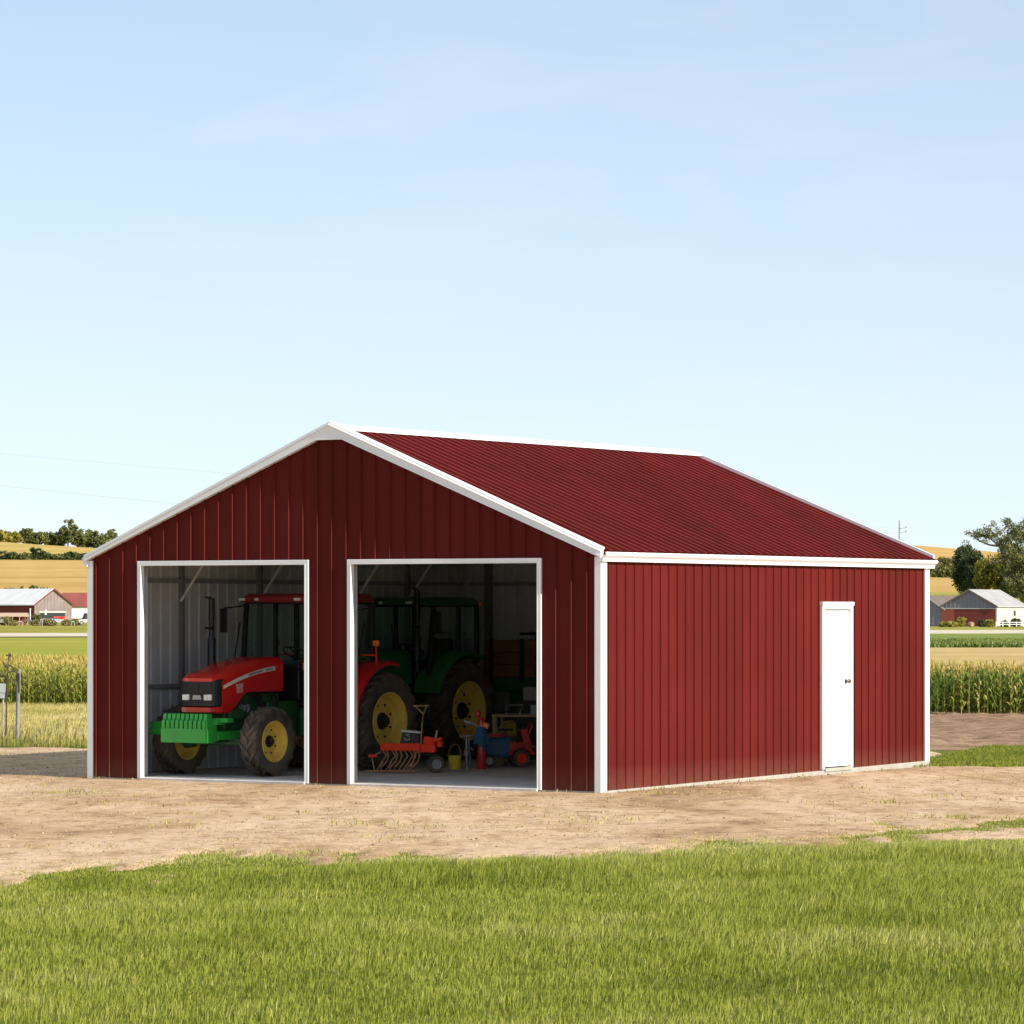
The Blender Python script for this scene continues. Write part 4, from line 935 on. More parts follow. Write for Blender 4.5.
# red canister with blue cloth
cn = empty('upright_canister', 'slim upright red canister with grey nozzle standing in the right bay', 'canister', (W_(481.5, 54.2), 54.2, FZ), .05)
m = MB(); m.lathe([(0, 0), (0, .056), (.02, .060), (.34, .060), (.36, .058), (.62, .050), (.70, .045), (.73, .03), (.74, 0)], 24, 'Z'); m.build('canister_body', TRED, cn, smooth=40)
m = MB(); m.lathe([(.73, .0), (.73, .028), (.76, .034), (.80, .036), (.83, .022), (.84, 0)], 18, 'Z', (-.05, 0, 0)); m.build('cap', TRED, cn)
m = MB(); m.path([(-.24, -.03, .68), (-.17, -.04, .67), (-.06, -.05, .62), (.06, -.05, .52)], .017, 8); m.tube((-.25, -.03, .70), (-.19, -.04, .64), .022); m.build('nozzle', GREYM, cn)
m = MB(); m.box((.06, -.03, .62), (.10, .08, .09), (0, .3, 0)); m.build('valve', AMBER, cn, bevel=.02)
def cloth(name, label, cat, cx, cy, cz, w, d, h, mat, seed):
    rs = np.random.RandomState(seed); n, k = 40, 14; m = MB(); secs = []
    for j in range(k + 1):
        t = j / k; ring = []
        for i in range(n):
            a = 2*math.pi*i/n; f = 1 + (.10 + .12*t)*math.sin(a*5 + seed) * t + .06*math.sin(a*9 + 2*seed)*t
            rr_ = min(1, .55 + t*.9); lo = h*t*(1 - .12*math.sin(a*3 + seed)*t)
            ring.append((math.cos(a)*w*rr_*f, math.sin(a)*d*rr_*f, -lo))
        secs.append(ring)
    m.loft(secs); o = m.build(name, mat, None, smooth=60); o.location = (cx, cy, cz); tag(o, label, cat); return o
cloth('blue_cloth', 'blue work cloth draped round the red canister', 'cloth', W_(480.8, 54.15), 54.15, FZ + .60, .105, .09, .27, BLUEC, 2)
# riding mower: red body, blue hood
mw = empty('riding_mower', 'small red ride-on mower with blue hood beside the canister in the right bay', 'mower', (W_(503.5, 55.0), 55.0, FZ), rad(188)); mw.scale = (.85, .85, .85)
# forward = -x on the picture (turned nearly half round)
m = MB(); m.loft([rrect(-.20, .20, .22, .44, .38, .06, .02), rrect(-.22, .22, .20, .50, .18, .08, .02), rrect(-.22, .22, .20, .50, -.10, .08, .02)]); m.bb((-.12, -.16, .16), (.34, .16, .24)); m.build('hood', BLUEP, mw, bevel=.01)
m = MB(); m.bb((-.40, -.24, .26), (-.08, .24, .42)); m.box((-.36, 0, .50), (.12, .44, .30), (0, .25, 0)); m.bb((-.10, -.25, .42), (.26, -.15, .56)); m.bb((-.42, -.2, .12), (-.1, .2, .28))
n = 12; 
for s in (-1, 1):
    ar = [rad(15 + 150*k/n) for k in range(n + 1)]; poly = [(-.26 + math.cos(a)*.23, .16 + math.sin(a)*.23) for a in ar] + [(-.26 + math.cos(a)*.18, .16 + math.sin(a)*.18) for a in ar[::-1]]
    for k in range(n):
        m.prism([poly[k], poly[k+1], poly[2*n + 1 - k - 1], poly[2*n + 1 - k]], s*.22, s*.40)
m.build('body', TRED, mw, bevel=.008)
m = MB(); m.path([(-.38, .2, .45), (-.46, .2, .70), (-.48, 0, .74), (-.46, -.2, .70), (-.38, -.2, .45)], .018, 8); m.build('roll_handle', TRED, mw)
m = MB(); m.box((-.20, 0, .48), (.22, .30, .07)); m.box((-.30, 0, .60), (.06, .30, .20), (0, -.2, 0)); m.build('seat', BLK, mw, bevel=.02)
m = MB(); m.tube((0, 0, .50), (-.04, 0, .62), .015); m.lathe([(.0, .10), (.015, .11), (0, .12), (-.015, .11)], 18, 'Z', (-.04, 0, .63), closed=True); m.build('steering_wheel', BLK, mw)
for s in (-1, 1): smallwheel(mw, (-.26, s*.31, .155), .155, .15, 0, ORANGE); smallwheel(mw, (.28, s*.24, .11), .11, .10, 0, GREYM)
# workbench
wbn = empty('workbench', 'plain wooden workbench behind the small mower at the edge of the right bay', 'workbench', (W_(520, 55.9), 55.9, FZ), rad(-4))
m = MB(); m.bb((-.40, -.25, .70), (1.0, .30, .735)); m.build('bench_top', WOOD, wbn, bevel=.004)
for (a, b) in ((-.37, -.22), (-.37, .26), (-.27, .05), (.95, -.22), (.95, .26)):
    m = MB(); m.bb((a - .02, b - .02, 0), (a + .02, b + .02, .70)); m.build('leg', WOOD, wbn)
m = MB(); m.bb((-.35, -.20, .25), (.93, .26, .27)); m.build('shelf', WOOD, wbn)
bz = FZ + .736
hf = empty('frame_saw', 'thin pale metal frame saw lying upright on the workbench', 'saw', (W_(514, 55.85), 55.85, bz), rad(-4))
m = MB(); m.path([(-.12, 0, .0), (-.11, 0, .13), (.13, 0, .135), (.08, 0, 0)], .010, 6); m.build('saw_frame', GREYM, hf)
m = MB(); m.box((-.02, 0, .008), (.22, .006, .016)); m.build('blade', BLKM, hf)
jg = empty('plastic_box', 'small pale green storage box on the right end of the workbench', 'box', (W_(535.5, 55.8), 55.8, bz), rad(8))
PBOX = simple('pale_box', (.28, .36, .33), .5)
m = MB(); m.loft([rrect(-.07, .07, 0, .001, 0, .0004, .0004, 2)], False) if False else m.box((0, 0, .06), (.15, .12, .12)); m.build('box_body', PBOX, jg, bevel=.008)
m = MB(); m.box((0, 0, .128), (.16, .13, .018)); m.build('box_lid', GREYM, jg, bevel=.004)
bx2 = empty('shelf_crate', 'pale cardboard crate standing beyond the workbench at the right bay edge', 'crate', (W_(536, 57.6), 57.6, FZ), rad(-20))
m = MB(); m.bb((-.25, -.2, .0), (.25, .2, .9)); m.build('crate_stack', simple('dark_cabinet', (.05, .04, .035), .7), bx2, bevel=.01)
m = MB(); m.bb((-.16, -.15, .9), (.16, .15, 1.10)); m.build('crate', simple('cardboard', (.35, .33, .30), .9), bx2, bevel=.01)
# farm wagon at the back
gx, gy, _ = loc(2.75, 8.75); 
wg = empty('farm_wagon', 'wooden-sided farm wagon on a green chassis against the back wall', 'wagon', (gx, gy, FZ), YAW)
OWOOD = simple('orange_boards', (0.20, 0.065, 0.022), 0.6, var=0.2, scale=3)
m = MB()
for k in range(3): m.bb((-1.45, -.55, 1.24 + .19*k), (1.45, -.52, 1.24 + .19*k + .182)); m.bb((-1.45, .52, 1.24 + .19*k), (1.45, .55, 1.24 + .19*k + .182)); m.bb((-1.45, -.519, 1.24 + .19*k), (-1.42, .519, 1.24 + .19*k + .182)); m.bb((1.42, -.519, 1.24 + .19*k), (1.45, .519, 1.24 + .19*k + .182))
m.build('side_boards', OWOOD, wg, smooth=0, bevel=.005)
for x in (-1.3, -.75, -.1, .6, 1.3): m = MB(); m.bb((x - .03, -.585, 1.15), (x + .03, -.553, 1.83)); m.build('stake', BLKM, wg)
m = MB(); m.bb((-1.45, -.55, 1.02), (1.45, .55, 1.235)); m.bb((-1.2, -.2, .62), (1.2, .2, 1.018)); m.build('wagon_bed', DGREEN, wg, bevel=.01)
for x in (-1.0, 1.0):
    for s in (-1, 1): smallwheel(wg, (x, s*.44, .36), .36, .18, 0, YRIM)
m = MB(); m.tube((-.45, -.62, 1.0), (-.45, -.62, 1.92), .03); m.tube((-.75, -.62, 1.90), (-.15, -.62, 1.92), .025); m.box((-.2, -.62, 1.95), (.22, .05, .05)); m.build('winch_post', BLKM, wg)
# ================================================================ TREES
def leaf_mesh(name, C_, R_, k, s, mat, parent, seed, flat=.8):
    """k leaf cards spread round each clump centre"""
    rs = np.random.RandomState(seed); n = len(C_) * k
    c = np.repeat(C_, k, 0); r = np.repeat(R_, k)
    d = rs.normal(size=(n, 3)); d /= np.linalg.norm(d, axis=1)[:, None]; rad_ = rs.rand(n) ** .45
    P = c + d * (rad_ * r)[:, None] * np.array([1, 1, flat])
    a = rs.normal(size=(n, 3)); a /= np.linalg.norm(a, axis=1)[:, None]; b = np.cross(a, rs.normal(size=(n, 3))); b /= np.linalg.norm(b, axis=1)[:, None] + 1e-9
    sz = s * rs.uniform(.6, 1.4, n)[:, None]
    V = np.stack([P - a * sz, P - b * sz * .55, P + a * sz, P + b * sz * .55], 1).reshape(-1, 3)
    ff = np.arange(n * 4); ct = np.repeat(rs.rand(len(C_)), k); t = np.clip(.55 * ct + .45 * rs.rand(n), 0, 1)
    return np_mesh(name, V, ff, np.full(n, 4), mat, np.repeat(t, 4), parent=parent)
def tree(name, label, cat, x, y, h, rw, cz, rz, tips, k, s, mat, seed, bark=None, group=None, cr=None, lean=0, holes=0.0, base=None, trunk_r=None):
    """rw crown half width, cz centre height, rz half height (all metres)"""
    rs = np.random.RandomState(seed); z0 = h1(x, y) if base is None else base
    t = empty(name, label, cat, (x, y, z0), rs.rand() * 0, group)
    u = rs.normal(size=(tips, 3)); u /= np.linalg.norm(u, axis=1)[:, None]
    rr = rs.uniform(.45, 1.0, tips) ** .6; lump = 1 + .22 * np.sin(u[:, 0] * 5 + seed) * np.cos(u[:, 2] * 4 + seed * 2)
    T = np.stack([u[:, 0] * rw * rr * lump + lean, u[:, 1] * rw * rr * lump, cz + u[:, 2] * rz * rr * lump], 1)
    if holes: T = T[fbm(T[:, 0] / rw * 2.2 + seed, T[:, 2] / rz * 2.2 + 7, 2) > holes]
    T = T[T[:, 2] > cz - rz * .9]
    tr = trunk_r or h * .028; m = MB(); n = 7
    th = cz + rz * .35; tp = [(lean * (q ** 1.5), 0, th * q) for q in np.linspace(0, 1, 6)]
    m.path(tp, [tr * (1.25 - .85 * q) for q in np.linspace(0, 1, 6)], 9)
    for i in range(0, len(T), max(1, len(T) // 26)):
        p = T[i]; q0 = rs.uniform(.3, .9); q0 = min(q0, max(.25, (p[2] - .15 * rz) / th * .85)); b = Vector((lean * q0 ** 1.5, 0, th * q0)); e = Vector(p); mid = b.lerp(e, .5) + Vector((0, 0, .12 * (e - b).length))
        m.path([b, b.lerp(mid, .5) + Vector((0, 0, .03 * h)), mid, e], [tr * .42, tr * .3, tr * .18, tr * .05], 6)
    m.build('trunk', bark or BARK, t, smooth=60)
    R = np.full(len(T), cr or rw * .30) * rs.uniform(.7, 1.25, len(T))
    leaf_mesh('crown', T, R, k, s, mat, t, seed + 1)
    return t
def tp(px, ytop, ybot, Y):            # picture column, top and foot rows, distance
    return at(px, Y), Y, (ybot - ytop) * Y / F
G1 = 'trees along the far left hilltop'
# (column, top row, half width px, material, description)
crest = [(4, 533, 9, 2, 'yellow-green rounded tree at the left picture edge on the hilltop'), (14, 535, 7, 2, 'low yellowish tree second from the left edge on the hilltop'),
         (28, 531, 8, 0, 'dark-trunked bushy tree left of the tallest hilltop tree'), (40, 535, 8, 0, 'pale olive low tree between the bushy and the tall hilltop tree'), (51, 536, 6, 0, 'small olive tree touching the tall hilltop tree'),
         (60, 534, 6, 1, 'dark evergreen at the foot of the tallest hilltop tree'), (68, 522, 9, 0, 'tallest open-crowned tree on the left hilltop'), (79, 533, 6, 0, 'rounded green tree just right of the tallest hilltop tree'),
         (91, 530, 9, 0, 'broad olive tree above the left end of the barn roof'), (103, 536, 6, 0, 'small olive tree between two hilltop trees near the barn roof'), (112, 532.5, 7, 0, 'rightmost visible tree of the left hilltop beside the barn roof'), (126, 537, 7, 1, 'hilltop tree mostly hidden behind the barn rake')]
for i, (px, yt, w, mi, lb) in enumerate(crest):
    Y = 1418 + (i % 3) * 8; x = at(px, Y); g = h1(x, Y); top = zat(yt, Y) + .6; h = max(3, top - g); rw = w * Y / F; big = px == 68
    tree('hilltop_tree', lb, 'tree', x, Y, h, rw, h * (.55 if big else .52), h * (.45 if big else .48), 60 if big else 46, 40, .55, TREEM[mi], 40 + i, group=G1, cr=1.05 if big else 1.2, holes=.34 if big else 0, base=g)
G2 = 'shrubs of the left hillside hedgerow'
hl_lab = ['low dark hedgerow shrub at the left picture edge', 'rounded dark shrub second along the hillside hedgerow', 'small low shrub in the hedgerow under the hilltop trees', 'squat hedgerow shrub left of the tallest one',
          'tallest shrub of the hillside hedgerow', 'dense shrub right of the tallest hedgerow shrub', 'low pale shrub in the middle of the hedgerow', 'small shrub in the thin part of the hedgerow', 'dark shrub near the barn end of the hedgerow', 'hedgerow shrub close to the barn roof tip', 'last hedgerow shrub before the barn roof tip', 'hedgerow shrub hidden partly by the barn eave']
for i in range(12):
    px = 2 + i * 8.2; Y = 1000; x = at(px, Y); g = h1(x, Y); hh = [2.4, 2.3, 1.6, 1.8, 3.2, 2.3, 1.7, 1.6, 1.9, 2.0, 1.8, 1.6][i]
    tree('hedge_shrub', hl_lab[i], 'shrub', x, Y, hh, 1.9 if i != 4 else 1.6, hh * .5, hh * .52, 26, 34, .26, TREEM[[1, 1, 0, 0, 1, 1, 0, 0, 1, 0, 1, 0][i]], 70 + i, group=G2, cr=.62, base=g - .2)
G2b = 'scrub bushes above the long barn roof'
for i, (px, lb) in enumerate([(7, 'low bush above the left end of the long grey barn roof'), (19, 'flat bush above the middle of the long grey barn roof'), (33, 'largest scrub bush above the long grey barn roof'), (44, 'small bush left of the grey barn gable peak')]):
    Y = 640; x = at(px, Y); g = h1(x, Y); top = zat([587.5, 588, 586.6, 587.5][i], Y); tree('scrub_bush', lb, 'bush', x, Y, top - g, 1.1, (top - g) * .75, (top - g) * .27, 22, 30, .18, TREEM[0], 90 + i, group=G2b, cr=.4, base=g)
# right hand side
G3 = 'shrubs on the right hillside'
rl = [(936, 563, 9, 0, 'olive shrub right above the barn gutter end'), (944, 559, 8, 0, 'tall rounded shrub in the middle of the right hillside row'), (951, 561, 7, 1, 'dark shrub beside the dark tree on the right hillside'), (928, 566, 7, 1, 'dark shrub partly behind the barn roof corner'), (958, 557, 7, 0, 'upper shrub touching the dark tree on the right hillside')]
for i, (px, yt, w, mi, lb) in enumerate(rl):
    Y = 1075 + 6 * i; x = at(px, Y); g = h1(x, Y) ; top = zat(yt, Y); tree('hillside_shrub', lb, 'shrub', x, Y, top - g, w * Y / F, (top - g) * .5, (top - g) * .52, 44, 34, .42, TREEM[mi], 110 + i, group=G3, cr=1.0, base=g)
G4 = 'lower thicket on the right hillside'
for i, (px, yt, w, lb) in enumerate([(933, 571, 6, 'low thicket bush just right of the barn corner trim'), (941, 568, 7, 'rounded thicket bush in the middle of the lower row'), (950, 569, 6, 'thicket bush next to the foot of the dark tree'), (925, 570, 6, 'thicket bush behind the barn gutter end')]):
    Y = 990; x = at(px, Y); g = zat(578.5, Y); top = zat(yt, Y); tree('thicket_bush', lb, 'bush', x, Y, top - g, w * Y / F, (top - g) * .5, (top - g) * .55, 36, 34, .34, TREEM[0], 120 + i, group=G4, cr=.8, base=g)
G5 = 'trees behind the right-hand grey barn'
def big(px, yt, yb, hwpx, Y, mi, lb, seed, tips, k, s, cr, cy=.5, holes=0, bark=None, name='tree', lean=0, rzf=.5):
    x = at(px, Y); z0 = 0 if Y < 560 else h1(x, Y); top = zat(yt, Y); bot = zat(yb, Y); rz = (top - bot) / 2; cz = (top + bot) / 2 - z0
    return tree(name, lb, 'tree', x, Y, top - z0, hwpx * Y / F, cz, rz, tips, k, s, TREEM[mi], seed, group=G5, cr=cr, holes=holes, base=z0, bark=bark, lean=lean)
big(966, 545, 594, 11, 556, 1, 'dense dark tree standing left of the yellowish trees behind the grey barn', 208, 210, 60, .16, .75)
big(976, 551, 592, 9, 552, 1, 'dark rounded tree between the dense dark tree and the yellowish one', 205, 110, 60, .17, .6)
big(984, 560, 592, 9, 548, 2, 'yellow-green bushy tree above the peak of the grey barn', 202, 100, 60, .17, .6)
big(999, 556, 594, 11, 547, 2, 'wider yellowish tree above the grey barn roof', 203, 130, 60, .17, .65)
big(1012, 574, 598, 9, 545, 0, 'low green tree above the right end of the grey barn roof', 206, 90, 60, .16, .55)
# the big spreading tree with bare pale limbs
Y = 535; bx = at(1029, Y); bt = empty('spreading_tree', 'tallest spreading tree with pale visible limbs at the right picture edge', 'tree', (bx, Y, 0), 0, None)
def pz(px, py, dy=0): return (at(px, Y) - bx, dy, zat(py, Y))
limbs = [[(1029, 626), (1028, 600), (1022, 586), (1014, 571), (1006, 558), (999, 546), (991, 539), (984, 537)], [(1006, 558), (1003, 547), (997, 536), (990, 530)], [(1014, 571), (1010, 556), (1005, 542), (1004, 530)],
         [(1028, 600), (1026, 580), (1022, 560), (1017, 540), (1014, 526)], [(1028, 600), (1031, 575), (1034, 550), (1032, 528)], [(1022, 586), (1010, 580), (1003, 578)], [(1028, 596), (1042, 576), (1052, 556), (1058, 540)], [(1030, 590), (1045, 585), (1060, 575)],
         [(999, 546), (990, 545), (980, 541), (975, 537)], [(1010, 556), (1001, 560), (993, 563)]]
m = MB(); rs = np.random.RandomState(3); tips = []
for li, L in enumerate(limbs):
    n = len(L); r0 = .34 if li == 0 else .17; dy0 = rs.uniform(-2, 2) if li else 0
    pts = [pz(a, b, dy0 * k / n) for k, (a, b) in enumerate(L)]; m.path(pts, [max(.05, r0 * (1 - k / n) ** .8) for k in range(n)], 8)
    for k in range(2, n):
        for q in range(3):
            p = Vector(pts[k]); e = p + Vector((rs.uniform(-1.1, 1.1), rs.uniform(-1.6, 1.6), rs.uniform(-.1, 1.3))); m.path([p, p.lerp(e, .6) + Vector((0, 0, .15)), e], [.08, .05, .02], 5); tips.append(e)
m.build('trunk', BARKP, bt, smooth=60)
T = np.array([tuple(v) for v in tips])
extra = []
for _ in range(640):
    px = rs.uniform(998, 1072); py = rs.uniform(518, 602); e = ((px - 1037) / 36) ** 2 + ((py - 562) / 44) ** 2
    if e < 1 and fbm(np.array([px / 9.]), np.array([py / 9.]), 2)[0] > .33: extra.append((at(px, Y) - bx, rs.uniform(-4, 4), zat(py, Y)))
T = np.concatenate([T, np.array(extra)]); R = rs.uniform(.5, .95, len(T))
leaf_mesh('crown', T, R, 60, .15, TREEM[0], bt, 77)

# ================================================================ FAR BUILDINGS
CORR = simple('grey_sheet_roof', (0.74, 0.73, 0.72), 0.6, 0.0, var=0.12, scale=.5)
WEATH = simple('weathered_boards', (0.24, 0.185, 0.17), 0.9, var=0.22, scale=.8)
FRED = simple('faded_red_boards', (0.17, 0.028, 0.022), 0.8, var=0.2, scale=.6)
FREDR = simple('faded_red_roof', (0.26, 0.065, 0.05), 0.6, var=0.15, scale=.5)
FWHITE = simple('whitewashed_wall', (0.78, 0.77, 0.74), 0.8, var=0.06, scale=.5)
SLATE = simple('blue_grey_boards', (0.21, 0.195, 0.255), 0.8, var=0.12, scale=.5)
CREAMW = simple('cream_wall', (0.52, 0.50, 0.44), 0.8, var=0.08, scale=.5)
BROWNR = simple('brown_shingles', (0.16, 0.125, 0.11), 0.9, var=0.2, scale=.5)
DARK = simple('painted_dark_interior', (0.02, 0.024, 0.028), 0.8)  # near-black colour standing in for unlit insides of openings and windows
WOODG = simple('grey_wood', (0.33, 0.30, 0.26), 0.9, var=0.25, scale=3, bmp=.4)
def gable_building(name, label, cat, x, y, rz, w, l, eave, peak, wallg, walls, roof, over=.25, trim=None, batten=.6):
    """gable centre at local (0,0), gable faces -y, depth l along +y"""
    t = empty(name, label, cat, (x, y, h1(x, y) if y > 560 else 0), rz)
    m = MB(); m.prism([(-w/2, 0), (w/2, 0), (w/2, eave), (0, peak - .12), (-w/2, eave)], 0, .2)
    k = -w/2 + batten
    while k < w/2 - .1:
        zt = eave + (peak - .2 - eave) * (1 - abs(k) / (w/2)); m.bb((k - .03, -.03, .1), (k + .03, -.001, zt)); k += batten
    m.build('gable_wall', wallg, t, smooth=0)
    for s in (-1, 1):
        m = MB(); m.bb((s * w/2, .2, 0), (s * (w/2 - .2), l, eave - .02))
        k = .6
        while k < l: m.bb((s * w/2, k, .1), (s * (w/2 + .03), k + .06, eave - .05)); k += batten
        m.build('side_wall', walls, t, smooth=0)
    m = MB(); m.prism([(-w/2, 0), (w/2, 0), (w/2, eave), (0, peak - .12), (-w/2, eave)], l, l + .2); m.build('gable_wall', wallg, t, smooth=0)
    sl = (peak - eave) / (w/2)
    for s in (-1, 1):
        m = MB(); xe = s * (w/2 + over); ze = eave - sl * over
        m.loft([[(0, -over, peak), (xe, -over, ze), (xe, -over, ze - .12), (0, -over, peak - .12)], [(0, l + over, peak), (xe, l + over, ze), (xe, l + over, ze - .12), (0, l + over, peak - .12)]])
        kk = 0.0
        while kk < l:
            m.loft([[(0, kk, peak + .03), (xe, kk, ze + .03), (xe, kk, ze), (0, kk, peak)], [(0, kk + .06, peak + .03), (xe, kk + .06, ze + .03), (xe, kk + .06, ze), (0, kk + .06, peak)]]); kk += .9
        m.build('roof', roof, t, smooth=0)
    if trim:
        m = MB()
        for s in (-1, 1):
            m.loft([[(0, -over - .04, peak + .02), (0, -over - .04, peak - .20), (0, -over, peak - .20), (0, -over, peak + .02)][::1], [(s*(w/2 + over), -over - .04, eave - sl*over + .02), (s*(w/2 + over), -over - .04, eave - sl*over - .2), (s*(w/2 + over), -over, eave - sl*over - .2), (s*(w/2 + over), -over, eave - sl*over + .02)]])
        m.build('rake_board', trim, t, smooth=0)
    return t
# left: long grey-roofed barn, gable turned to the right
Y = 572; gx0 = at(53.2, Y); cosq = math.cos(rad(42)); 
lb = gable_building('long_barn', 'long red barn with pale grey roof and weathered gable at the far left', 'barn', gx0, Y, rad(42), 33.5 * Y / F / cosq, 24, zat(605.5, Y), zat(590.8, Y), WEATH, FRED, CORR, .35, FRED)
m = MB(); q = Y / F / cosq; m.bb((-2.3, -.06, .6), (2.15, -.031, zat(615, Y))); m.build('doorway', DARK, lb); m = MB(); m.bb((-2.6, -.12, zat(615, Y)), (2.3, -.03, zat(613.6, Y))); m.build('door_header', CREAMW, lb)  # doorway: dark slab on the solid wall, painted as the unlit opening
m = MB(); m.bb((-1.6, -.10, 1.1), (-1.25, -.065, 1.9)); m.build('notice', CREAMW, lb)
ll = empty('lean_to', 'open lean-to shed with flat pale roof in front of the long red barn', 'shed', (at(10, 556), 556, 0), rad(10))
m = MB(); m.prism([(-2.0, zat(616.6, 556)), (-2.0, zat(615.8, 556)), (1.6, zat(612.8, 556)), (1.6, zat(613.8, 556))], -3.6, 2.7, 'YZ'); m.build('roof', simple('tan_roof', (.50, .36, .24), .8), ll, smooth=0)
for x in (-3.4, -1.6, .3, 1.3, 2.5):
    m = MB(); m.bb((x - .06, -1.9, 0), (x + .06, -1.75, 1.45)); m.build('post', WOODG, ll)
m = MB(); m.bb((-.9, 1.0, 0), (2.4, 1.1, 1.5)); m.build('back_wall', FRED, ll)
# left: white building with red roof
Y2 = 590; wb2 = empty('white_shed', 'white walled shed with red roof right of the weathered gable', 'shed', (at(62, Y2), Y2, h1(at(62, Y2), Y2)), 0)
e2, p2 = zat(605, Y2) - wb2.location.z, zat(592.5, Y2) - wb2.location.z
m = MB(); m.bb((0, 0, 0), (9.5, .2, e2)); m.bb((0, .2, 0), (.2, 6, e2)); m.bb((9.3, .2, 0), (9.5, 6, e2)); m.bb((.2, 5.8, 0), (9.3, 6, e2)); m.build('wall', FWHITE, wb2, smooth=0)
for s in (0, 1):
    m = MB(); a, b = ((-.3, e2 - .1), (3, p2)) if s == 0 else ((6.3, e2 - .1), (3, p2)); m.prism([a, b, (b[0], b[1] - .15), (a[0], a[1] - .15)], -.3, 9.8, 'YZ'); 
    m.build('roof', FREDR, wb2, smooth=0)
m = MB(); m.prism([(.2, e2), (3, p2 - .2), (5.8, e2)], 0.01, .19, 'YZ'); m.prism([(.2, e2), (3, p2 - .2), (5.8, e2)], 9.31, 9.49, 'YZ'); m.build('gable_wall', FWHITE, wb2)
# right: grey barn
Y3 = 520; w3 = 51.5 * Y3 / F / math.cos(rad(28))
rb = gable_building('grey_barn', 'barn with blue-grey gable over red boards and pale grey roof at the right', 'barn', at(969.3, Y3), Y3, rad(-28), w3, 11.5, zat(605.3, Y3), zat(589.3, Y3), SLATE, CREAMW, simple('dull_sheet_roof', (0.42, 0.41, 0.41), 0.6, 0.0, var=.12, scale=.5), .25, BROWNR)
zr = zat(609, Y3)
m = MB(); m.bb((-w3/2 + .06, -.10, .02), (-w3/2 + 1.8, -.032, zr)); m.build('board_panel', simple('brighter_red', (.30, .07, .05), .8, var=.2), rb); m = MB(); m.bb((-w3/2 + 1.82, -.07, .02), (w3/2 - .15, -.032, zr - .05)); m.build('sliding_door', FRED, rb)
m = MB(); m.bb((-w3/2, -.13, zr), (w3/2 - .1, -.032, zr + .12)); m.bb((w3/2 - .14, -.06, 0), (w3/2 + .03, .0, zat(606, Y3))); m.build('door_rail', CREAMW, rb)
m = MB(); m.bb((w3/2 + .002, 6.5, 1.4), (w3/2 + .05, 7.2, 2.1)); m.build('window', DARK, rb)
# right: low building beside it
sb = gable_building('low_shed', 'low blue-grey shed with brown roof partly behind the red barn corner', 'shed', at(926, 523), 523, rad(-28), 34 * 523 / F / math.cos(rad(28)), 12, zat(608, 523), zat(595.5, 523), SLATE, WEATH, BROWNR, .2, CREAMW)

# ================================================================ FARMYARD THINGS
def bush(lbl, px, yt, Y, hw, mi, seed, group=None, k=36, name='bush', base=0):
    top = zat(yt, Y) - base; return tree(name, lbl, 'bush', at(px, Y), Y, top, hw * Y / F, top * .5, top * .52, 40, k, .13, TREEM[mi], seed, group=group, cr=.38, base=base)
bush('bright green round bush in front of the weathered gable', 36.5, 614, 545, 5, 0, 301)
bush('dry yellow bush beside the green one below the dark doorway', 47.5, 620, 542, 5, 3, 302)
bush('straw-coloured bush at the left edge under the lean-to', 6, 617, 545, 6, 3, 303)
bush('dry brown bush right of the orange hay rake', 69, 622, 545, 4, 3, 304)
bush('pale brown bush before the white wall', 75, 620.5, 545, 3, 3, 305)
bush('tan dead bush between the white car and the white wall', 66, 621, 533, 3.2, 3, 307)
bush('low yellow weed clump in front of the white car', 52, 621.5, 530, 4, 3, 308)
bush('brown weed clump left of the low white trestle', 13, 622, 536, 3.5, 3, 309)
bush('low olive bush beside the lean-to post', 36, 621, 538, 4.5, 3, 306)
def small_car(name, lbl, px, Y, rz, body, L=3.9, Hh=1.35, cat='car'):
    t = empty(name, lbl, cat, (at(px, Y), Y, 0.06), rz)
    m = MB(); m.prism([(-L/2, .30), (L/2, .30), (L/2, .68), (L/2 - .1, .74), (L*.22, .80), (-L/2 + .05, .86), (-L/2, .6)], -.8, .8); m.build('body', body, t, bevel=.05)
    m = MB(); m.prism([(L*.22, .79), (L*.08, Hh - .04), (-L*.28, Hh - .03), (-L*.42, .84)], -.70, .70); m.build('window', DARK, t, bevel=.03)
    m = MB(); m.prism([(L*.07, Hh - .045), (L*.05, Hh), (-L*.26, Hh), (-L*.28, Hh - .05)], -.71, .71); m.build('roof', body, t, bevel=.02)
    for x in (-L*.32, L*.32):
        for s in (-1, 1): smallwheel(t, (x, s*.72, .30), .30, .2, 0)
    return t
WCAR = simple('white_car_paint', (.50, .49, .47), .3, coat=.4)
small_car('parked_car', 'white parked car below the orange hay rake in front of the weathered gable', 58.5, 535, rad(8), WCAR, 1.95, 1.0)
small_car('parked_car', 'white and black parked van close to the barn corner trim', 86, 540, rad(195), WCAR, 2.3, 1.7, 'van')
small_car('parked_car', 'white parked car at the far left edge by the lean-to', 1, 545, rad(5), WCAR, 2.0, 1.1)
rk = empty('hay_rake', 'orange hay rake standing behind the white car', 'hay rake', (at(59.5, 550), 550, 0), 0)
m = MB(); m.bb((-.75, -.1, 1.0), (.75, .1, 1.15)); m.bb((-.3, -.3, .6), (.3, .3, 1.0)); m.build('frame', ORANGE, rk)
for k in range(4):
    m = MB(); m.M = Matrix.Translation((-.6 + .4*k, -.15, .95)) @ Matrix.Rotation(.7, 4, 'Z'); m.lathe([(-.02, .30), (.02, .30), (.02, .24), (-.02, .24)], 18, 'Y', closed=True)
    for a in range(6): m.tube((0, 0, 0), (math.cos(a)*.3, 0, math.sin(a)*.3), .02, n=5)
    m.M = Matrix.Identity(4); m.build('rake_wheel', ORANGE, rk)
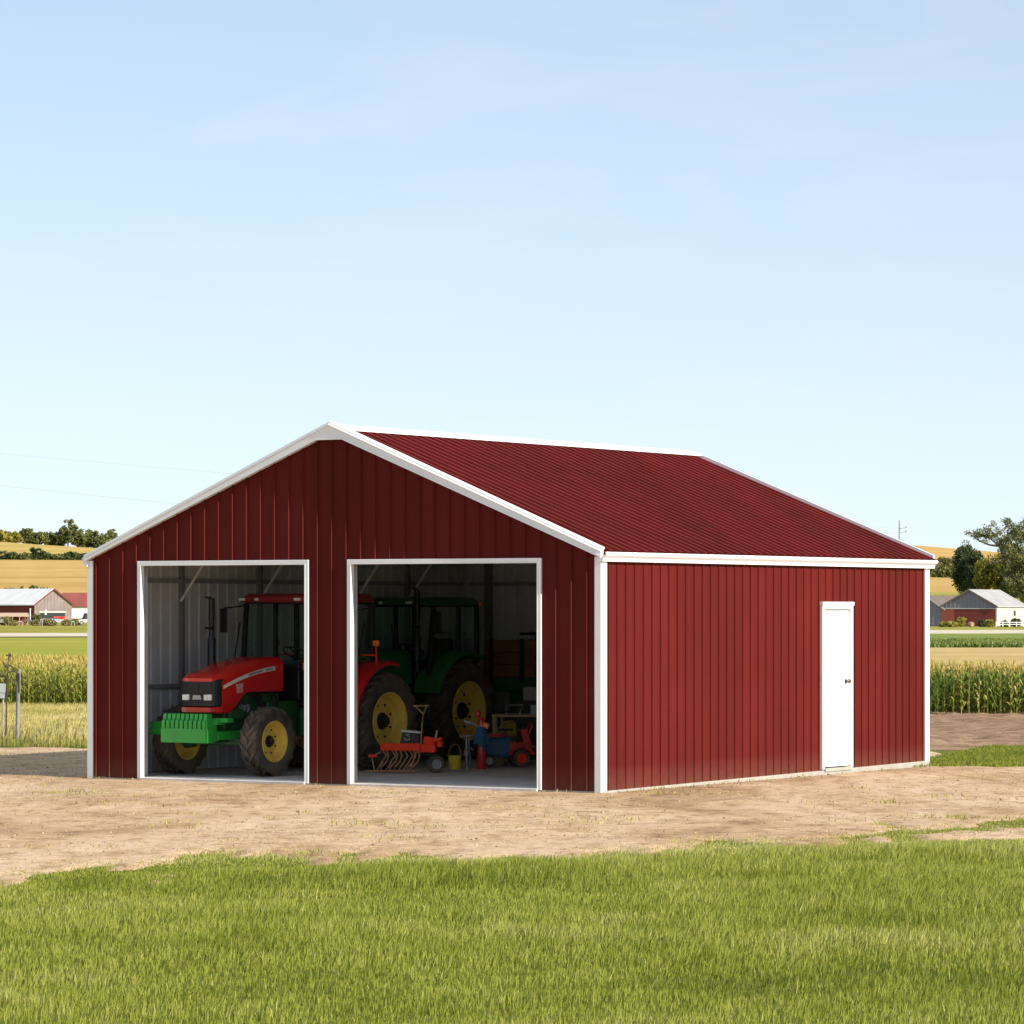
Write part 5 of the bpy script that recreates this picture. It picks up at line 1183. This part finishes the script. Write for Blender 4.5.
for s in (-1, 1): smallwheel(rk, (s*.5, 0, .3), .3, .15, 1.57)
# grey canopy, white trestles, white posts
cp = empty('canopy_cart', 'dark canopy on thin posts left of the green bush', 'canopy', (at(28.5, 540), 540, 0), 0)
m = MB(); m.prism([(-.75, .62), (0, .92), (.75, .62), (.75, .55), (-.75, .55)], -.6, .6); m.build('canopy_top', BROWNR, cp)
for x in (-.68, .68):
    for s in (-.5, .5): m = MB(); m.tube((x, s, 0), (x, s, .6), .035); m.build('post', WOODG, cp)
G6 = 'white trestles in the left farmyard'
def trestle(px, lb, w=.5, h=.75, Y=538):
    t = empty('trestle', lb, 'trestle', (at(px, Y), Y, 0), .2, G6); m = MB(); m.bb((-w, -.05, h - .08), (w, .05, h)); m.build('top_rail', WCAR, t)
    for x in (-w*.9, w*.9):
        for s in (-.25, .25): m = MB(); m.tube((x, 0, h - .06), (x*1.08, s, 0), .035); m.build('leg', WCAR, t)
trestle(20, 'low white trestle left of the dark canopy', .3, .6); trestle(41.5, 'tall narrow white trestle between the two bushes', .12, .9); trestle(73, 'white trestle in front of the white wall', .2, .6)
pp = empty('white_pole', 'thin white pole rising beside the green bush', 'pole', (at(30.2, 543), 543, 0), 0)
m = MB(); m.tube((0, 0, 0), (0, 0, zat(609.5, 543)), .09, .07); m.build('pole', FWHITE, pp); m = MB(); m.lathe([(0, .11), (.12, .11), (.16, 0)], 12, 'Z', (0, 0, zat(609.5, 543))); m.build('cap', FWHITE, pp)
# right farmyard
bush('dark green bush before the red sliding door of the grey barn', 983, 620.5, 505, 4, 1, 311); bush('pale green bush right of the dark one by the sliding door', 985.5+4, 621, 500, 3, 2, 312)
bush('small yellowish bush at the left end of the red boards', 961, 618.5, 508, 3, 2, 313); bush('dark bush against the cream wall', 1016, 619.5, 503, 4, 1, 314); bush('small dark bush at the corner of the cream wall', 1005, 621.5, 503, 2.2, 1, 315)
bush('low green bush left of the round hay bale', 950, 622.5, 500, 9, 2, 316)
hb = empty('hay_bale', 'round brown hay bale in front of the grey barn', 'hay bale', (at(971, 498), 498, 0), .5); m = MB(); m.lathe([(-.35, 0), (-.35, .28), (-.32, .31), (.32, .31), (.35, .28), (.35, 0)], 24, 'Y', (0, 0, .31)); m.build('bale', simple('hay', (.33, .20, .12), .95, var=.3, scale=6, bmp=.6), hb); m = MB(); m.lathe([(-.02, .318), (.02, .318), (.02, .30), (-.02, .30)], 24, 'Y', (0, .15, .31), closed=True); m.lathe([(-.02, .318), (.02, .318), (.02, .30), (-.02, .30)], 24, 'Y', (0, -.15, .31), closed=True); m.build('twine', CREAMW, hb)
fn = empty('rail_fence', 'white rail fence in front of the cream wall of the grey barn', 'fence', (at(996, 500), 500, 0), 0)
for k in range(8): m = MB(); m.bb((.9*k - .06, -.06, 0), (.9*k + .06, .06, .66)); m.build('post', FWHITE, fn)
for z in (.25, .52): m = MB(); m.bb((0, -.10, z), (6.3, -.061, z + .10)); m.build('rail', FWHITE, fn)
# poles and wires
def upole(lb, px, Y, ztop, arms, side):
    t = empty('utility_pole', lb, 'utility pole', (at(px, Y), Y, 0), 0, None); m = MB(); m.tube((0, 0, 0), (0, 0, ztop), .14, .085, 12); m.build('pole', WOODG, t)
    for z in arms:
        m = MB(); m.tube((0, -.1, z), (side*.75, -.1, z + .08), .045, n=6); m.build('crossarm', WOODG, t); m = MB(); m.lathe([(0, .0), (0, .05), (.06, .07), (.12, .05), (.16, 0)], 10, 'Z', (side*.70, -.1, z + .10)); m.build('insulator', SLATE, t)
    return t
upole('distant utility pole with two short arms rising behind the barn roof at the right', 899.5, 420, zat(520, 420), (zat(528.5, 420), zat(532.5, 420)), 1)
upole('utility pole beyond the left picture edge carrying the two wires', -60, 230, zat(440, 230), (zat(448, 230), zat(479, 230)), -1)
WIRE = simple('wire', (.34, .36, .40), .6)
for (ya, yb, sag, lb) in ((448, 528.5, .15, 'upper thin power wire sloping towards the barn roof'), (479, 532.5, 1.5, 'lower thin power wire sloping towards the barn roof')):
    A = Vector((at(-60, 230), 230, zat(ya, 230))); B = Vector((at(899.5, 420), 420, zat(yb, 420))); pts = []
    for k in range(41):
        t = k / 40; p = A.lerp(B, t); p.z -= 4 * sag * t * (1 - t); pts.append(p)
    m = MB(); m.path(pts, .014, 5); o = m.build('power_wire', WIRE); tag(o, lb, 'wire', 'power wires')
# fence post and marker left of the barn
Y = 66.6; fp_ = empty('fence_post', 'weathered grey wooden fence post in the dry grass left of the barn', 'fence post', (at(17.6, Y), Y, 0), 0)
m = MB(); m.path([(-.01, 0, -.1), (0, 0, .4), (.012, 0, .9), (.022, 0, 1.27)], [.036, .034, .036, .033], 10); m.build('post', simple('old_post_wood', (.24, .22, .20), .9, var=.3, scale=9, bmp=.6), fp_, smooth=50)
m = MB(); m.bb((-.02, -.046, 1.05), (-.004, -.036, 1.20)); m.bb((.026, -.046, .86), (.042, -.030, 1.20)); m.build('wire_staple', BLKM, fp_)
mk = empty('marker_post', 'short post with a small white plate at the left picture edge', 'marker', (at(2.5, 67), 67, 0), 0)
m = MB(); m.tube((0, 0, 0), (.01, 0, .80), .016, .014, 8); m.build('post', WOODG, mk); m = MB(); m.box((-.005, -.045, .93), (.13, .02, .16), (0, .06, 0)); m.box((.0, -.03, .80), (.09, .03, .10)); m.build('plate', simple('pale_plate', (.36, .37, .39), .5), mk)
tw = empty('dead_weed', 'dark bare branching weed stalk above the white plate', 'weed', (at(6, 67.5), 67.5, 0), 0); m = MB(); zb = .6
m.path([(0, 0, 0), (.01, 0, .7), (.03, 0, 1.15), (.05, .0, 1.54)], [.016, .014, .012, .006], 6)
for (z, dx, dz) in ((1.05, -.12, .18), (1.12, -.16, .02), (1.2, .14, .04), (1.27, -.10, .14), (1.34, .10, -.06), (1.42, .05, .13), (1.0, .07, .14), (1.1, -.1, -.09)): m.path([(.03, 0, z), (.03 + dx*.5, .02, z + dz*.4), (.03 + dx, .03, z + dz)], [.012, .016, .006], 5)
m.build('stalk', simple('dead_stalk', (.06, .045, .03), .9), tw); leaf_mesh('seed_head', np.array([(-.1, .0, 1.15), (.12, .02, 1.25), (.05, 0, 1.5), (-.12, 0, 1.05)]), np.array([.05, .05, .05, .04]), 14, .02, DOCK, tw, 5)
# ================================================================ LIGHT, SKY, CAMERA
EL, AZ = rad(27), math.atan2(.828, -.561)       # sun height; compass angle from +Y towards +X
sd = Vector((math.sin(AZ) * math.cos(EL), math.cos(AZ) * math.cos(EL), math.sin(EL)))
L = bpy.data.lights.new('sun', 'SUN'); L.energy = 4.1; L.angle = rad(.53); L.color = (1.0, .93, .82)
so = bpy.data.objects.new('sun', L); col.objects.link(so); so.rotation_euler = (-sd).to_track_quat('-Z', 'Y').to_euler(); so.location = (40, -20, 60)
w = bpy.data.worlds.new('World'); sc.world = w; w.use_nodes = True; nt = w.node_tree; nt.nodes.clear()
out = nt.nodes.new('ShaderNodeOutputWorld'); bg = nt.nodes.new('ShaderNodeBackground'); sky = nt.nodes.new('ShaderNodeTexSky')
sky.sky_type = 'NISHITA'; sky.sun_disc = False; sky.sun_elevation = EL; sky.sun_rotation = AZ
sky.altitude = 3000; sky.air_density = SKY_AIR; sky.dust_density = SKY_DUST; sky.ozone_density = SKY_OZ
# thin wisps of cloud
tc = nt.nodes.new('ShaderNodeTexCoord'); mp = nt.nodes.new('ShaderNodeMapping'); mp.inputs['Scale'].default_value = (1, 1, 3.2); mp.inputs['Location'].default_value = (.3, .1, 0)
nt.links.new(tc.outputs['Generated'], mp.inputs[0]); n = noise(nt, 9, 7, .6, mp.outputs[0], .6)
r = ramp(nt, n.outputs[0], [(.50, (.0, .0, .0)), (.95, (.38, .38, .38))])
sp = nt.nodes.new('ShaderNodeSeparateXYZ'); nt.links.new(tc.outputs['Generated'], sp.inputs[0])
vr = ramp(nt, sp.outputs[2], [(.0, (.70, .70, .70)), (.06, (.62, .62, .62)), (.17, (.43, .43, .43)), (.5, (.58, .58, .58)), (.9, (.45, .45, .45))])     # pale veil, thickest low down; added overhead, out of view, to raise ambient light
veil = mixc(nt, vr.outputs[0], sky.outputs[0], tuple(c * .08 / SKY_STR for c in (5.85, 6.58, 7.2)))
mx = mixc(nt, r.outputs[0], veil, tuple(c * .08 / SKY_STR for c in (6.3, 6.75, 7.1)))
nt.links.new(mx, bg.inputs[0]); bg.inputs[1].default_value = SKY_STR; nt.links.new(bg.outputs[0], out.inputs[0])
cam = bpy.data.cameras.new('camera'); co = bpy.data.objects.new('camera', cam); col.objects.link(co)
co.location = (0, 0, CH); co.rotation_euler = (rad(90), 0, 0); cam.sensor_width = 36; cam.lens = F / 1024 * 36; cam.shift_y = (HY - 512) / 1024
cam.clip_start = .5; cam.clip_end = 6000; sc.camera = co
sc.render.engine = 'CYCLES'; sc.render.resolution_x = sc.render.resolution_y = 1024
sc.cycles.max_bounces = 8; sc.cycles.diffuse_bounces = 5; sc.cycles.transparent_max_bounces = 12; sc.cycles.use_denoising = True
sc.view_settings.view_transform = 'Standard'; sc.view_settings.look = 'None'; sc.view_settings.gamma = 1; sc.view_settings.exposure = EXPO
